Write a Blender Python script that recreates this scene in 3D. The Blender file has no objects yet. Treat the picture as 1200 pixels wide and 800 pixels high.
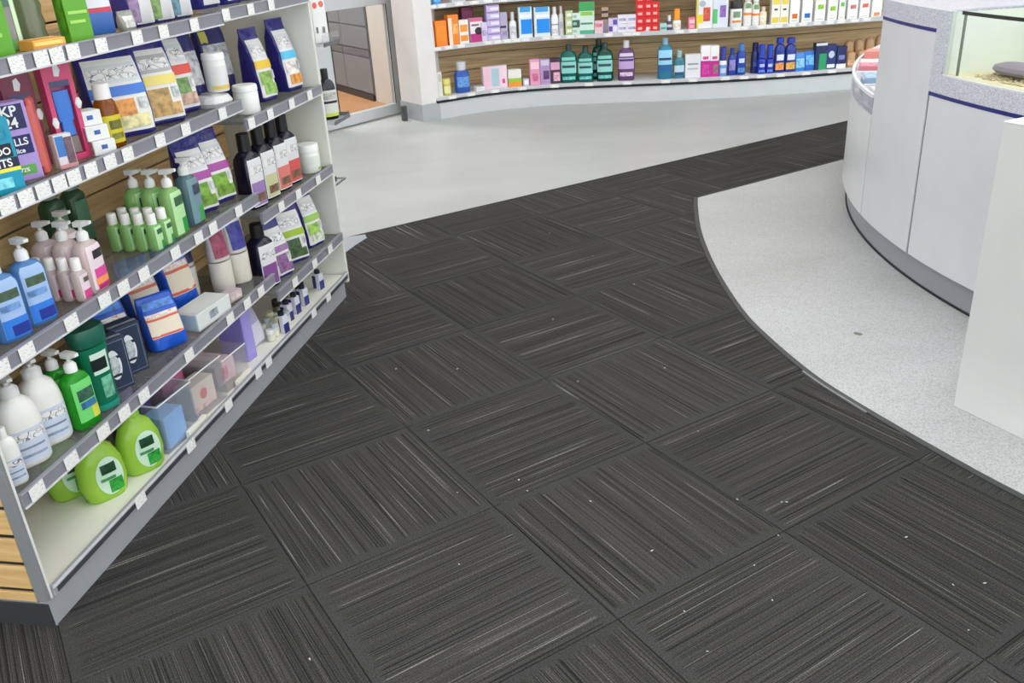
import bpy, bmesh, math, random
from mathutils import Vector, Matrix
random.seed(7)
scene = bpy.context.scene
COL = scene.collection

# ------------------------------------------------------------------ camera
FPX, PITCH, ROLL, CAMH = 1037.78, 0.4369, -0.0625, 1.3298
Fv = Vector((0, math.cos(PITCH), -math.sin(PITCH)))
R0 = Vector((1, 0, 0)); U0 = R0.cross(Fv)
Rv = R0 * math.cos(ROLL) + U0 * math.sin(ROLL)
Uv = U0 * math.cos(ROLL) - R0 * math.sin(ROLL)
CAM = Vector((0, 0, CAMH))
cd = bpy.data.cameras.new('camera'); cam = bpy.data.objects.new('camera', cd); COL.objects.link(cam)
cd.sensor_width = 36; cd.lens = FPX / 1200 * 36; cd.clip_start = .02
cam.matrix_world = Matrix(((Rv.x, Uv.x, -Fv.x, 0), (Rv.y, Uv.y, -Fv.y, 0), (Rv.z, Uv.z, -Fv.z, CAMH), (0, 0, 0, 1)))
scene.camera = cam
# ------------------------------------------------------------------ world, exposure
w = bpy.data.worlds.new('world'); scene.world = w; w.use_nodes = True
w.node_tree.nodes['Background'].inputs[0].default_value = (.9, .95, 1, 1)
w.node_tree.nodes['Background'].inputs[1].default_value = 4.0
vs = scene.view_settings
vs.view_transform = 'Standard'; vs.look = 'None'; vs.gamma = 1; vs.use_curve_mapping = False
vs.exposure = -0.1
LAMP_W = 8.0
CEIL = 2.9
# ceiling panel positions (lamps are built with their fittings below)
PANELS = [(x, y) for x in (-3.0, -1.2, .6, 2.4, 4.2) for y in (-2.2, -.6, 1.0, 2.6, 4.2, 5.8)] + [(-1.95, 8.15)]  # the last panel is added to brighten the lobby


def unproj(px, py, z):
    d = Fv + Rv * ((px - 600) / FPX) - Uv * ((py - 400) / FPX)
    return CAM + d * ((z - CAMH) / d.z)


def proj(P):
    d = P - CAM; k = d.dot(Fv)
    return 600 + FPX * d.dot(Rv) / k, 400 - FPX * d.dot(Uv) / k


def height_at(px, py, P):
    d = Fv + Rv * ((px - 600) / FPX) - Uv * ((py - 400) / FPX)
    return (CAM + d * (math.hypot(P.x, P.y) / math.hypot(d.x, d.y))).z


# ------------------------------------------------------------------ materials
MATS = {}


def lin(c):
    return tuple((v / 12.92 if v <= .04045 else ((v + .055) / 1.055) ** 2.4) for v in (x / 255 for x in c)) + (1,)


def nodes(name):
    m = bpy.data.materials.new(name); m.use_nodes = True
    nt = m.node_tree
    return m, nt, nt.nodes['Principled BSDF'], nt.nodes['Material Output']


def N(nt, kind, **kw):
    n = nt.nodes.new(kind)
    for k, v in kw.items():
        if k in n.inputs: n.inputs[k].default_value = v
        else: setattr(n, k, v)
    return n


def ramp(nt, fac, stops):
    r = N(nt, 'ShaderNodeValToRGB'); e = r.color_ramp.elements
    while len(e) < len(stops): e.new(.5)
    for i, (p, c) in enumerate(stops):
        e[i].position = p; e[i].color = c
    nt.links.new(fac, r.inputs[0]); return r.outputs[0]


def tex(nt, scale, coord='Object', kind='ShaderNodeTexNoise', loc=None, **kw):
    tc = N(nt, 'ShaderNodeTexCoord'); mp = N(nt, 'ShaderNodeMapping')
    mp.inputs['Scale'].default_value = scale
    nt.links.new(tc.outputs[coord], mp.inputs['Vector'])
    if loc is not None: nt.links.new(loc, mp.inputs['Location'])
    t = N(nt, kind, **kw); nt.links.new(mp.outputs[0], t.inputs['Vector'])
    return t


def bump(nt, b, h, strength, dist=.002):
    n = N(nt, 'ShaderNodeBump'); n.inputs['Strength'].default_value = strength; n.inputs['Distance'].default_value = dist
    nt.links.new(h, n.inputs['Height']); nt.links.new(n.outputs[0], b.inputs['Normal'])


def M(c, rough=.45, kind='plain'):
    key = (tuple(c), rough, kind)
    if key in MATS: return MATS[key]
    m, nt, b, out = nodes('%s_%d_%d_%d' % (kind, *c))
    L = lin(c); dk = tuple(v * .95 for v in L[:3]) + (1,)
    b.inputs['Roughness'].default_value = rough
    if kind == 'print':      # printed card or film: fine blotchy artwork over the base colour
        t = tex(nt, (60, 60, 60), 'Object', Scale=1.0, Detail=2.0)
        nt.links.new(ramp(nt, t.outputs[0], [(.35, tuple(v * .6 for v in L[:3]) + (1,)), (.5, L), (.75, tuple(min(1, v * 1.25 + .02) for v in L[:3]) + (1,))]), b.inputs['Base Color'])
    elif kind == 'script':   # dark lettering-like strokes on pale ground
        t = tex(nt, (48, 48, 75), 'Object', Scale=1.0, Detail=.5)
        P_ = lin((224, 222, 220))
        nt.links.new(ramp(nt, t.outputs[0], [(.41, P_), (.44, L), (.48, P_), (.53, P_), (.56, L), (.60, P_)]), b.inputs['Base Color'])
    else:
        t = tex(nt, (8, 8, 8), 'Object', Scale=1.0, Detail=3.0)
        nt.links.new(ramp(nt, t.outputs[0], [(.3, dk), (.7, L)]), b.inputs['Base Color'])
    if kind == 'foil':
        t2 = tex(nt, (45, 45, 30), 'Object', Scale=1.0, Detail=3.0, Distortion=.8)
        bump(nt, b, t2.outputs[0], .7, .006)
    if kind == 'metal': b.inputs['Metallic'].default_value = .5
    if kind in ('liquid', 'clear', 'film'):
        tr = N(nt, 'ShaderNodeBsdfTransparent')
        f = {'liquid': .42, 'clear': .86, 'film': .62}[kind]
        tr.inputs[0].default_value = tuple(min(1, v ** (.5 if kind == 'liquid' else .12) * 1.02) for v in L[:3]) + (1,)
        mx = N(nt, 'ShaderNodeMixShader'); mx.inputs[0].default_value = f
        nt.links.new(b.outputs[0], mx.inputs[1]); nt.links.new(tr.outputs[0], mx.inputs[2])
        nt.links.new(mx.outputs[0], out.inputs[0])
    MATS[key] = m
    return m


def special(name, fn):
    if name not in MATS:
        m, nt, b, out = nodes(name); fn(nt, b, out); MATS[name] = m
    return MATS[name]


def _carpet(nt, b, out):
    oi = N(nt, 'ShaderNodeObjectInfo')
    sc = N(nt, 'ShaderNodeVectorMath', operation='SCALE'); sc.inputs[0].default_value = (37, 91, 13)
    nt.links.new(oi.outputs['Random'], sc.inputs['Scale'])
    a = tex(nt, (.2, 92, .01), loc=sc.outputs[0], Scale=1.0, Detail=1.0, Roughness=.5)
    l = tex(nt, (3.6, 92, .01), loc=sc.outputs[0], Scale=1.0, Detail=.5)
    g = tex(nt, (260, 420, 300), Scale=1.0, Detail=1.5)
    tc = N(nt, 'ShaderNodeTexCoord'); sx = N(nt, 'ShaderNodeSeparateXYZ'); nt.links.new(tc.outputs['Object'], sx.inputs[0])
    ab = N(nt, 'ShaderNodeMath', operation='ABSOLUTE'); nt.links.new(sx.outputs[0], ab.inputs[0])
    wv = N(nt, 'ShaderNodeMath', operation='MULTIPLY_ADD'); wv.inputs[1].default_value = .05; nt.links.new(a.outputs[0], wv.inputs[0]); nt.links.new(ab.outputs[0], wv.inputs[2])
    endm = N(nt, 'ShaderNodeMapRange', interpolation_type='SMOOTHSTEP'); nt.links.new(wv.outputs[0], endm.inputs[0])
    for k_, v_ in ((1, .238), (2, .258), (3, 1), (4, 0)): endm.inputs[k_].default_value = v_
    B_, D_, M_ = (.050, .0473, .0465, 1), (.011, .0105, .0105, 1), (.038, .0362, .0355, 1)
    base = ramp(nt, a.outputs[0], [(.34, M_), (.385, D_), (.415, B_), (.46, B_), (.485, D_), (.515, M_), (.555, B_), (.575, D_), (.60, B_), (.66, M_)])
    b0 = N(nt, 'ShaderNodeMix', data_type='RGBA'); b0.inputs[6].default_value = (.041, .040, .0395, 1)
    nt.links.new(endm.outputs[0], b0.inputs[0]); nt.links.new(base, b0.inputs[7])
    ln = ramp(nt, a.outputs[0], [(.430, (0, 0, 0, 1)), (.438, (1, 1, 1, 1)), (.446, (0, 0, 0, 1)), (.615, (0, 0, 0, 1)), (.625, (1, 1, 1, 1)), (.635, (0, 0, 0, 1))])
    msk = ramp(nt, l.outputs[0], [(.50, (0, 0, 0, 1)), (.60, (1, 1, 1, 1))])
    lm = N(nt, 'ShaderNodeMix', data_type='RGBA', blend_type='MULTIPLY'); lm.inputs[0].default_value = 1
    nt.links.new(ln, lm.inputs[6]); nt.links.new(msk, lm.inputs[7]); line = lm.outputs[2]
    gr = ramp(nt, g.outputs[0], [(.3, (.55, .55, .55, 1)), (.7, (1.45, 1.45, 1.45, 1))])
    mx = N(nt, 'ShaderNodeMix', data_type='RGBA'); mx.inputs[7].default_value = (.20, .194, .188, 1)
    ml = N(nt, 'ShaderNodeMath', operation='MULTIPLY'); nt.links.new(endm.outputs[0], ml.inputs[1])
    nt.links.new(line, ml.inputs[0])
    nt.links.new(ml.outputs[0], mx.inputs[0]); nt.links.new(b0.outputs[2], mx.inputs[6])
    m2 = N(nt, 'ShaderNodeMix', data_type='RGBA', blend_type='MULTIPLY'); m2.inputs[0].default_value = 1
    nt.links.new(mx.outputs[2], m2.inputs[6]); nt.links.new(gr, m2.inputs[7])
    hv = N(nt, 'ShaderNodeHueSaturation'); mr = N(nt, 'ShaderNodeMapRange'); nt.links.new(oi.outputs['Random'], mr.inputs[0]); mr.inputs[3].default_value = .9; mr.inputs[4].default_value = 1.13
    nt.links.new(mr.outputs[0], hv.inputs['Value']); nt.links.new(m2.outputs[2], hv.inputs['Color'])
    nt.links.new(hv.outputs[0], b.inputs['Base Color'])
    b.inputs['Roughness'].default_value = .95; b.inputs['Specular IOR Level'].default_value = .12
    bump(nt, b, a.outputs[0], .6, .004)


def _vinyl(nt, b, out, grain=.5, tone=(.43, .434, .428)):
    c = tex(nt, (1.1, 1.9, 1), Scale=1.0, Detail=5.0, Roughness=.6)
    s = tex(nt, (210, 210, 210), Scale=1.0, Detail=2.0)
    base = ramp(nt, c.outputs[0], [(.3, tuple(v * .86 for v in tone) + (1,)), (.62, tone + (1,))])
    sp = ramp(nt, s.outputs[0], [(.36, (1 - .30 * grain,) * 3 + (1,)), (.5, (1, 1, 1, 1)), (.68, (1 + .12 * grain,) * 3 + (1,))])
    m2 = N(nt, 'ShaderNodeMix', data_type='RGBA', blend_type='MULTIPLY'); m2.inputs[0].default_value = 1
    nt.links.new(base, m2.inputs[6]); nt.links.new(sp, m2.inputs[7]); nt.links.new(m2.outputs[2], b.inputs['Base Color'])
    b.inputs['Roughness'].default_value = .38


def _stone(nt, b, out):
    s = tex(nt, (260, 260, 260), Scale=1.0, Detail=2.0)
    v = tex(nt, (120, 120, 120), kind='ShaderNodeTexVoronoi', Scale=1.0)
    base = ramp(nt, s.outputs[0], [(.3, lin((156, 158, 172))), (.5, lin((196, 198, 210))), (.7, lin((222, 224, 232)))])
    sp = ramp(nt, v.outputs['Distance'], [(.10, (.35, .36, .45, 1)), (.2, (1, 1, 1, 1))])
    m2 = N(nt, 'ShaderNodeMix', data_type='RGBA', blend_type='MULTIPLY'); m2.inputs[0].default_value = .8
    nt.links.new(base, m2.inputs[6]); nt.links.new(sp, m2.inputs[7]); nt.links.new(m2.outputs[2], b.inputs['Base Color'])
    b.inputs['Roughness'].default_value = .3


def _wood(nt, b, out, a, c, sc=(2.5, 2.5, 55)):
    t = tex(nt, sc, Scale=1.0, Detail=4.0, Distortion=.4)
    nt.links.new(ramp(nt, t.outputs[0], [(.3, lin(a)), (.68, lin(c))]), b.inputs['Base Color'])
    b.inputs['Roughness'].default_value = .55
    bump(nt, b, t.outputs[0], .15, .002)


def _tag(nt, b, out):
    t = tex(nt, (90, 10, 330), Scale=1.0, Detail=2.0)
    nt.links.new(ramp(nt, t.outputs[0], [(.33, lin((130, 130, 135))), (.42, lin((230, 229, 226)))]), b.inputs['Base Color'])
    b.inputs['Roughness'].default_value = .5


def _glass(nt, b, out, tint, tf, tc=(.93, .95, .95, 1)):
    b.inputs['Base Color'].default_value = lin(tint); b.inputs['Roughness'].default_value = .06
    tr = N(nt, 'ShaderNodeBsdfTransparent'); tr.inputs[0].default_value = tc
    mx = N(nt, 'ShaderNodeMixShader'); mx.inputs[0].default_value = tf
    nt.links.new(b.outputs[0], mx.inputs[1]); nt.links.new(tr.outputs[0], mx.inputs[2]); nt.links.new(mx.outputs[0], out.inputs[0])


CARPET = special('carpet_stripes', _carpet)
VINYL = special('pale_vinyl', lambda a, b, c: _vinyl(a, b, c, .35))
TERRAZZO = special('speckled_vinyl', lambda a, b, c: _vinyl(a, b, c, .9, (.445, .45, .458)))
STONE = special('speckled_stone', _stone)
PINE = special('pale_wood', lambda a, b, c: _wood(a, b, c, (190, 148, 92), (218, 182, 126)))
PINE_LIFTED = special('pale_wood_lifted', lambda a, b, c: _wood(a, b, c, (216, 172, 110), (238, 202, 146)))  # lightened copy of the end wood, offsetting shade under the shelves
OAK = special('brown_wood', lambda a, b, c: _wood(a, b, c, (178, 148, 102), (224, 194, 148), (3, 3, 60)))
TAG = special('ticket_print', _tag)
SHELFGLASS = special('smoked_glass', lambda a, b, c: _glass(a, b, c, (120, 122, 122), .62))
PANE = special('clear_glass', lambda a, b, c: _glass(a, b, c, (30, 36, 34), .93, (.97, .985, .98, 1)))
WHITE = M((224, 224, 222), .4); OFFWHITE = M((214, 214, 204), .45)
GREY = M((128, 131, 135), .45); RAIL = M((130, 131, 139), .35); LIP = M((205, 206, 210), .35)
DARK = M((30, 30, 32), .6); PANELW = M((212, 212, 217), .32); NAVYM = M((26, 28, 120), .35)
ALU = M((176, 178, 182), .4, 'metal')


# ------------------------------------------------------------------ mesh helpers
def tag(o, label, cat=None, group=None, kind=None):
    o['label'] = label
    if cat: o['category'] = cat
    if group: o['group'] = group
    if kind: o['kind'] = kind
    return o


def ob(name, verts, faces, mat, parent=None, smooth=False, loc=None, rz=0):
    me = bpy.data.meshes.new(name); me.from_pydata([tuple(v) for v in verts], [], faces); me.validate()
    bm = bmesh.new(); bm.from_mesh(me); bmesh.ops.recalc_face_normals(bm, faces=bm.faces); bm.to_mesh(me); bm.free()
    if smooth:
        me.shade_smooth()
        me.set_sharp_from_angle(angle=math.radians(38))
    me.materials.append(mat)
    o = bpy.data.objects.new(name, me); COL.objects.link(o)
    if parent: o.parent = parent
    if loc is not None: o.location = loc
    o.rotation_euler.z = rz
    return o


def thing(name, label, cat, loc=(0, 0, 0), rz=0, group=None, kind=None):
    o = bpy.data.objects.new(name, None); COL.objects.link(o); o.empty_display_size = .05
    o.location = loc; o.rotation_euler.z = rz
    return tag(o, label, cat, group, kind)


BOXF = [(0, 1, 2, 3), (4, 7, 6, 5), (0, 4, 5, 1), (1, 5, 6, 2), (2, 6, 7, 3), (3, 7, 4, 0)]


def boxv(x0, x1, y0, y1, z0, z1):
    return [(x0, y0, z0), (x1, y0, z0), (x1, y1, z0), (x0, y1, z0), (x0, y0, z1), (x1, y0, z1), (x1, y1, z1), (x0, y1, z1)]


def box(name, x0, x1, y0, y1, z0, z1, mat, parent=None, bev=0, loc=None, rz=0):
    v = boxv(x0, x1, y0, y1, z0, z1)
    o = ob(name, v, BOXF, mat, parent, False, loc, rz)
    if bev:
        bm = bmesh.new(); bm.from_mesh(o.data)
        bmesh.ops.bevel(bm, geom=bm.edges[:], offset=bev, segments=1, affect='EDGES')
        bm.to_mesh(o.data); bm.free()
    return o


def prism(name, poly, z0, z1, mat, parent=None):
    n = len(poly)
    v = [(x, y, z0) for x, y in poly] + [(x, y, z1) for x, y in poly]
    f = [tuple(range(n)), tuple(range(n, 2 * n))] + [(i, (i + 1) % n, n + (i + 1) % n, n + i) for i in range(n)]
    return ob(name, v, f, mat, parent)


def sweep(name, front, back, z0, z1, mat, parent=None, smooth=True):
    """curved slab between two polylines"""
    n = len(front); v = []
    for a, b in zip(front, back): v += [(a[0], a[1], z0), (b[0], b[1], z0), (b[0], b[1], z1), (a[0], a[1], z1)]
    f = []
    for i in range(n - 1):
        p, q = 4 * i, 4 * i + 4
        for k in range(4): f.append((p + k, q + k, q + (k + 1) % 4, p + (k + 1) % 4))
    f += [(0, 1, 2, 3), tuple(4 * (n - 1) + k for k in range(4))]
    return ob(name, v, f, mat, parent, smooth)


def sup(a, rx, ry, n):
    c, s = math.cos(a), math.sin(a)
    return (math.copysign(abs(c) ** (2 / n), c) * rx, math.copysign(abs(s) ** (2 / n), s) * ry)


def sec_at(S, z):
    if z <= S[0][0]: return S[0]
    for p, q in zip(S, S[1:]):
        if z <= q[0]:
            t = (z - p[0]) / max(1e-9, q[0] - p[0])
            return tuple(p[k] + (q[k] - p[k]) * t for k in range(len(p)))
    return S[-1]


def S5(S):
    return [tuple(s) + (0,) * (5 - len(s)) if len(s) < 5 else tuple(s) for s in S]   # z, rx, ry, n, cy


def wob(x, y, z, k):
    if not k: return (x, y, z)
    a = math.sin(x * 71 + z * 43) * math.sin(y * 63 - z * 57 + 1.3)
    return (x * (1 + k * a), y * (1 + k * a) + k * .03 * math.sin(x * 90 + z * 60), z)


def loft(name, S, mat, parent, nseg=20, k=0):
    S = S5(S); v = []; f = []
    for z, rx, ry, n, cy in S:
        for i in range(nseg):
            x, y = sup(2 * math.pi * i / nseg, rx, ry, n); v.append(wob(x, y + cy, z, k))
    for j in range(len(S) - 1):
        for i in range(nseg):
            f.append((j * nseg + i, j * nseg + (i + 1) % nseg, (j + 1) * nseg + (i + 1) % nseg, (j + 1) * nseg + i))
    f += [tuple(range(nseg)), tuple(range((len(S) - 1) * nseg, len(S) * nseg))]
    return ob(name, v, f, mat, parent, True)


def patch(name, S, a0, a1, z0, z1, mat, parent, off=.0008, na=8, nz=None, k=0):
    """printed area that follows a lofted body; angles in degrees about the front (-y)"""
    S = S5(S); zs = sorted({z0, z1} | {s[0] for s in S if z0 < s[0] < z1})
    full = []
    for p, q in zip(zs, zs[1:]):
        m = max(1, int((q - p) / .03)); full += [p + (q - p) * i / m for i in range(m)]
    full.append(z1); v = []; f = []
    for z in full:
        _, rx, ry, n, cy = sec_at(S, z)
        for i in range(na + 1):
            a = math.radians(-90 + a0 + (a1 - a0) * i / na)
            x, y = sup(a, rx + off, ry + off, n); v.append(wob(x, y + cy, z, k))
    w_ = na + 1
    for j in range(len(full) - 1):
        for i in range(na): f.append((j * w_ + i, j * w_ + i + 1, (j + 1) * w_ + i + 1, (j + 1) * w_ + i))
    return ob(name, v, f, mat, parent, True)


def text(s, size, loc, mat, parent, rx=90, rz=0, name='lettering', sx=1):
    cu = bpy.data.curves.new('lettering', 'FONT'); cu.body = s; cu.size = size; cu.align_x = 'CENTER'; cu.align_y = 'CENTER'
    cu.extrude = .0002; cu.offset = size * .02; cu.space_line = .8
    t = bpy.data.objects.new('tmp', cu); COL.objects.link(t)
    me = bpy.data.meshes.new_from_object(t.evaluated_get(bpy.context.evaluated_depsgraph_get()))
    bpy.data.objects.remove(t); bpy.data.curves.remove(cu)
    me.materials.clear(); me.materials.append(mat)
    o = bpy.data.objects.new(name, me); COL.objects.link(o); o.parent = parent
    o.location = loc; o.rotation_euler = (math.radians(rx), 0, math.radians(rz)); o.scale.x = sx
    return o


# ------------------------------------------------------------------ product builders (front is local -y)
def pump(r, z, col, rad, size=1.0, turn=0):
    mt = M(col, .4)
    pc_ = loft('pump_collar', [(z, rad, rad, 2), (z + .016 * size, rad, rad, 2), (z + .024 * size, rad * .55, rad * .55, 2)], mt, r, 14)
    loft('pump_stem', [(z + .02 * size, .004, .004, 2), (z + .036 * size, .004, .004, 2)], mt, pc_, 8)
    t = z + .034 * size; s = size
    v = [(-.009 * s, .012 * s, t), (.009 * s, .012 * s, t), (.009 * s, -.012 * s, t), (-.009 * s, -.012 * s, t),
         (-.009 * s, .012 * s, t + .012 * s), (.009 * s, .012 * s, t + .012 * s), (.008 * s, -.012 * s, t + .013 * s), (-.008 * s, -.012 * s, t + .013 * s),
         (-.005 * s, -.031 * s, t + .006 * s), (.005 * s, -.031 * s, t + .006 * s), (.005 * s, -.031 * s, t + .013 * s), (-.005 * s, -.031 * s, t + .013 * s)]
    f = [(0, 1, 2, 3), (4, 5, 6, 7), (0, 1, 5, 4), (1, 2, 6, 5), (0, 3, 7, 4), (3, 2, 9, 8), (7, 6, 10, 11), (2, 6, 10, 9), (3, 7, 11, 8), (8, 9, 10, 11)]
    o = ob('pump_nozzle', v, f, mt, pc_); o.rotation_euler.z = math.radians(turn)


def bottle(r, h, w, d, col, cap=('screw', (230, 230, 228), .025, .5), labels=(), n=2.3, shoulder=.78, kind='plain', rough=.3, neck=.3, seg=20, waist=1.0):
    ch = cap[2] if cap else 0
    H = h - ch; rx, ry = w / 2, d / 2; nr = min(rx, ry) * (cap[3] if cap and len(cap) > 3 else neck)
    sh = shoulder * H
    S = [(0, rx * .9, ry * .9, n), (.006, rx, ry, n), (sh * .5, rx * waist, ry * waist, n), (sh, rx, ry, n), (sh + (H - sh) * .35, rx * .93, ry * .93, n), (sh + (H - sh) * .7, rx * .66 + nr * .3, ry * .66 + nr * .3, 2.1), (H - .002, nr * .9, nr * .9, 2), (H, nr * .9, nr * .9, 2)]
    loft('body', S, M(col, rough, kind), r, seg)
    if cap:
        if cap[0] == 'pump': pump(r, H - .001, cap[1], nr, ch / .048)
        elif cap[0] == 'screw':
            loft('cap', [(H - .002, nr, nr, 2), (h - .002, nr * .97, nr * .97, 2), (h, nr * .85, nr * .85, 2)], M(cap[1], .4), r, 14)
        elif cap[0] == 'flip':
            loft('cap', [(H - .002, rx * .75, ry * .75, n), (h - .004, rx * .68, ry * .68, n), (h, rx * .5, ry * .5, n)], M(cap[1], .35), r, 16)
    fl_ = r
    for i, L in enumerate(labels):
        q_ = patch('front_label' if i == 0 else 'label_print', S, L[2], L[3], L[0] * H, L[1] * H, M(L[4], .45, L[5] if len(L) > 5 else 'plain'), fl_, .0007 + .0004 * i)
        if i == 0: fl_ = q_
    return S


def jar(r, h, w, col, capcol, caph=.3, labels=(), d=None):
    d = d or w; rx, ry = w / 2, d / 2; H = h * (1 - caph)
    S = [(0, rx * .93, ry * .93, 2), (.004, rx, ry, 2), (H - .006, rx, ry, 2), (H, rx * .9, ry * .9, 2)]
    loft('body', S, M(col, .35), r, 20)
    loft('lid', [(H - .001, rx * 1.02, ry * 1.02, 2), (h - .003, rx * 1.0, ry * 1.0, 2), (h, rx * .94, ry * .94, 2)], M(capcol, .35), r, 20)
    for i, L in enumerate(labels): patch('front_label' if i == 0 else 'label_print', S, L[2], L[3], L[0] * H, L[1] * H, M(L[4], .45), r, .0006 + .0004 * i)


def carton(r, w, d, h, col, decals=(), kind='plain', bev=.0012, rough=.4):
    box('body', -w / 2, w / 2, -d / 2, d / 2, 0, h, M(col, rough, kind), r, bev)
    for i, D in enumerate(decals):
        face, a0, a1, b0, b1, c = D[:6]; o = .0006 + .0004 * i; kd = D[6] if len(D) > 6 else 'plain'
        if face == 'F': v = [((a - .5) * w, -d / 2 - o, b * h) for a, b in ((a0, b0), (a1, b0), (a1, b1), (a0, b1))]
        elif face == 'L': v = [(-w / 2 - o, (.5 - a) * d, b * h) for a, b in ((a0, b0), (a1, b0), (a1, b1), (a0, b1))]
        elif face == 'T': v = [((a - .5) * w, (b - .5) * d, h + o) for a, b in ((a0, b0), (a1, b0), (a1, b1), (a0, b1))]
        elif face == 'O':       # oval on the front
            v = [((a0 + a1) / 2 * w - w / 2 + math.cos(t * math.pi / 12) * (a1 - a0) / 2 * w, -d / 2 - o, (b0 + b1) / 2 * h + math.sin(t * math.pi / 12) * (b1 - b0) / 2 * h) for t in range(24)]
        ob('printed_panel', v, [tuple(range(len(v)))], M(c, .4, kd), r)


def pouch(r, w, d, h, col, bands=(), lean=.0, k=.03, rough=.28, slump=0):
    """bands: (v0, v1, a0, a1, colour[, kind]) on the front"""
    rx, ry = w / 2, d / 2
    S = [(0, rx * .93, ry * .8, 5, 0), (.008, rx * .97, ry * .95, 5, 0), (h * .25, rx, ry, 4.5, lean * .2), (h * .55, rx * .99, ry * .86, 4, lean * .5),
         (h * .78, rx * .98, ry * .55, 3.5, lean * .78), (h * .91, rx * .98, ry * .14 + .002, 3, lean * .92), (h, rx * .98, .0025, 3, lean)]
    loft('body', S, M(col, rough, 'foil'), r, 32, k)
    fl_ = r
    for i, B in enumerate(bands):
        q_ = patch('front_panel' if i == 0 else 'printed_band', S, B[2], B[3], B[0] * h, B[1] * h, M(B[4], .35, B[5] if len(B) > 5 else 'plain'), fl_, .0012 + .0006 * i, 12, None, k)
        if i == 0: fl_ = q_
    box('top_seal', -rx * .97, rx * .97, lean - .0022, lean + .0022, h - .012, h + .004, M(col, rough, 'foil'), r)


def scrib(v0, v1, a0, a1, c=(45, 50, 60)):
    return (v0, v1, a0, a1, c, 'print')


# ================================================================== SETTING
FZ = -.006
G0 = Vector((-1.0371, 1.5241, 0)); GA = math.radians(78.7)
E_ = Vector((math.cos(GA), math.sin(GA), 0)); N_ = Vector((-E_.y, E_.x, 0))


def GP(s, d, z): return G0 + E_ * s + N_ * d + Vector((0, 0, z))


tag(box('floor', -4.2, 6.2, -3.2, 11, FZ - .1, FZ, VINYL), 'pale grey polished vinyl shop floor', kind='structure')
YAW = .5413; TU = Vector((math.cos(YAW), math.sin(YAW), 0)); TV = Vector((math.sin(YAW), -math.cos(YAW), 0)); T0 = Vector((-.0717, 1.8647, 0))
FAR0 = Vector((-.70, 4.213, 0))


def farline(t): return FAR0 + TU * t


# carpet: dark backing with separate woven tiles on it
NF = Vector((-TU.y, TU.x, 0))
c_a, c_b = farline(-3.5), farline(7.0)
back = [(-3.9, -3.1), (5.9, -3.1), (5.9, farline((5.9 - FAR0.x) / TU.x).y), (-3.9, farline((-3.9 - FAR0.x) / TU.x).y)]
carpet = prism('floor_carpet', back, FZ, -.0025, M((22, 21, 21), .9)); tag(carpet, 'charcoal striped carpet laid in quarter turned square tiles', kind='structure')


def clip(poly, P, n):
    out = []
    for i, a in enumerate(poly):
        b = poly[(i + 1) % len(poly)]; da, db = (a - P).dot(n), (b - P).dot(n)
        if da <= 0: out.append(a)
        if da * db < 0: out.append(a + (b - a) * (da / (da - db)))
    return out


LCURVE = [(1.008, 4.465), (.967, 4.273), (.901, 3.877), (.862, 3.42), (.857, 3.0), (.883, 2.75), (.937, 2.472), (1.0, 2.28), (1.115, 2.0), (1.226, 1.764), (1.42, 1.42), (1.75, .95), (2.3, .35)]
full_tile = None; G = .0012


def inL(P):
    if (P - Vector((1.008, 4.465, 0))).dot(NF) > -.02: return False
    for (x0, y0), (x1, y1) in zip(LCURVE, LCURVE[1:]):
        if y1 <= P.y <= y0:
            return P.x > x0 + (x1 - x0) * (y0 - P.y) / (y0 - y1) + .03
    return False


for i in range(-9, 9):
    for j in range(-10, 7):
        cen = T0 + TU * (.5 * (i + .5)) + TV * (.5 * (j + .5))
        if not (-3.2 < cen.x < 4.6 and .35 < cen.y < 8.2): continue
        sq = [T0 + TU * (.5 * (i + a)) + TV * (.5 * (j + b)) for a, b in ((0, 0), (1, 0), (1, 1), (0, 1))]
        cp = clip(sq, FAR0, NF)
        if len(cp) < 3 or all(inL(P) for P in sq): continue
        if (cen - (G0 + E_ * .9)).dot(N_) > .45: continue
        rz = YAW if (i + j) % 2 else YAW + math.pi / 2
        if len(cp) == 4 and all((a - b).length < 1e-6 for a, b in zip(cp, sq)):
            if full_tile is None:
                o = box('carpet_tile', -.25 + G, .25 - G, -.25 + G, .25 - G, -.0025, 0, CARPET, carpet, .0008); full_tile = o.data
            else:
                o = bpy.data.objects.new('carpet_tile', full_tile); COL.objects.link(o); o.parent = carpet
            o.location = cen; o.rotation_euler.z = rz
        else:
            c, s = math.cos(-rz), math.sin(-rz)
            pl = [((P.x - cen.x) * c - (P.y - cen.y) * s, (P.x - cen.x) * s + (P.y - cen.y) * c) for P in cp]
            pl = [(x * .995, y * .995) for x, y in pl]
            o = prism('carpet_tile', pl, -.0025, 0, CARPET, carpet); o.location = cen; o.rotation_euler.z = rz

# vinyl island around the counter and its dark edging
isl = LCURVE + [(5.8, .35), (5.8, 4.465 + (5.8 - 1.008) * math.tan(YAW))]
tag(prism('floor_counter_surround', isl, FZ, .0015, TERRAZZO), 'speckled pale vinyl floor with curved edge around the counter', kind='structure')


def catmull(P, m=8):
    P = [Vector((p[0], p[1], 0)) for p in P]; out = []
    Q = [P[0] * 2 - P[1]] + P + [P[-1] * 2 - P[-2]]
    for i in range(1, len(Q) - 2):
        a, b, c, d = Q[i - 1:i + 3]
        for k in range(m):
            t = k / m
            out.append(.5 * ((2 * b) + (c - a) * t + (2 * a - 5 * b + 4 * c - d) * t * t + (3 * b - a - 3 * c + d) * t ** 3))
    out.append(P[-1]); return out


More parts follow.
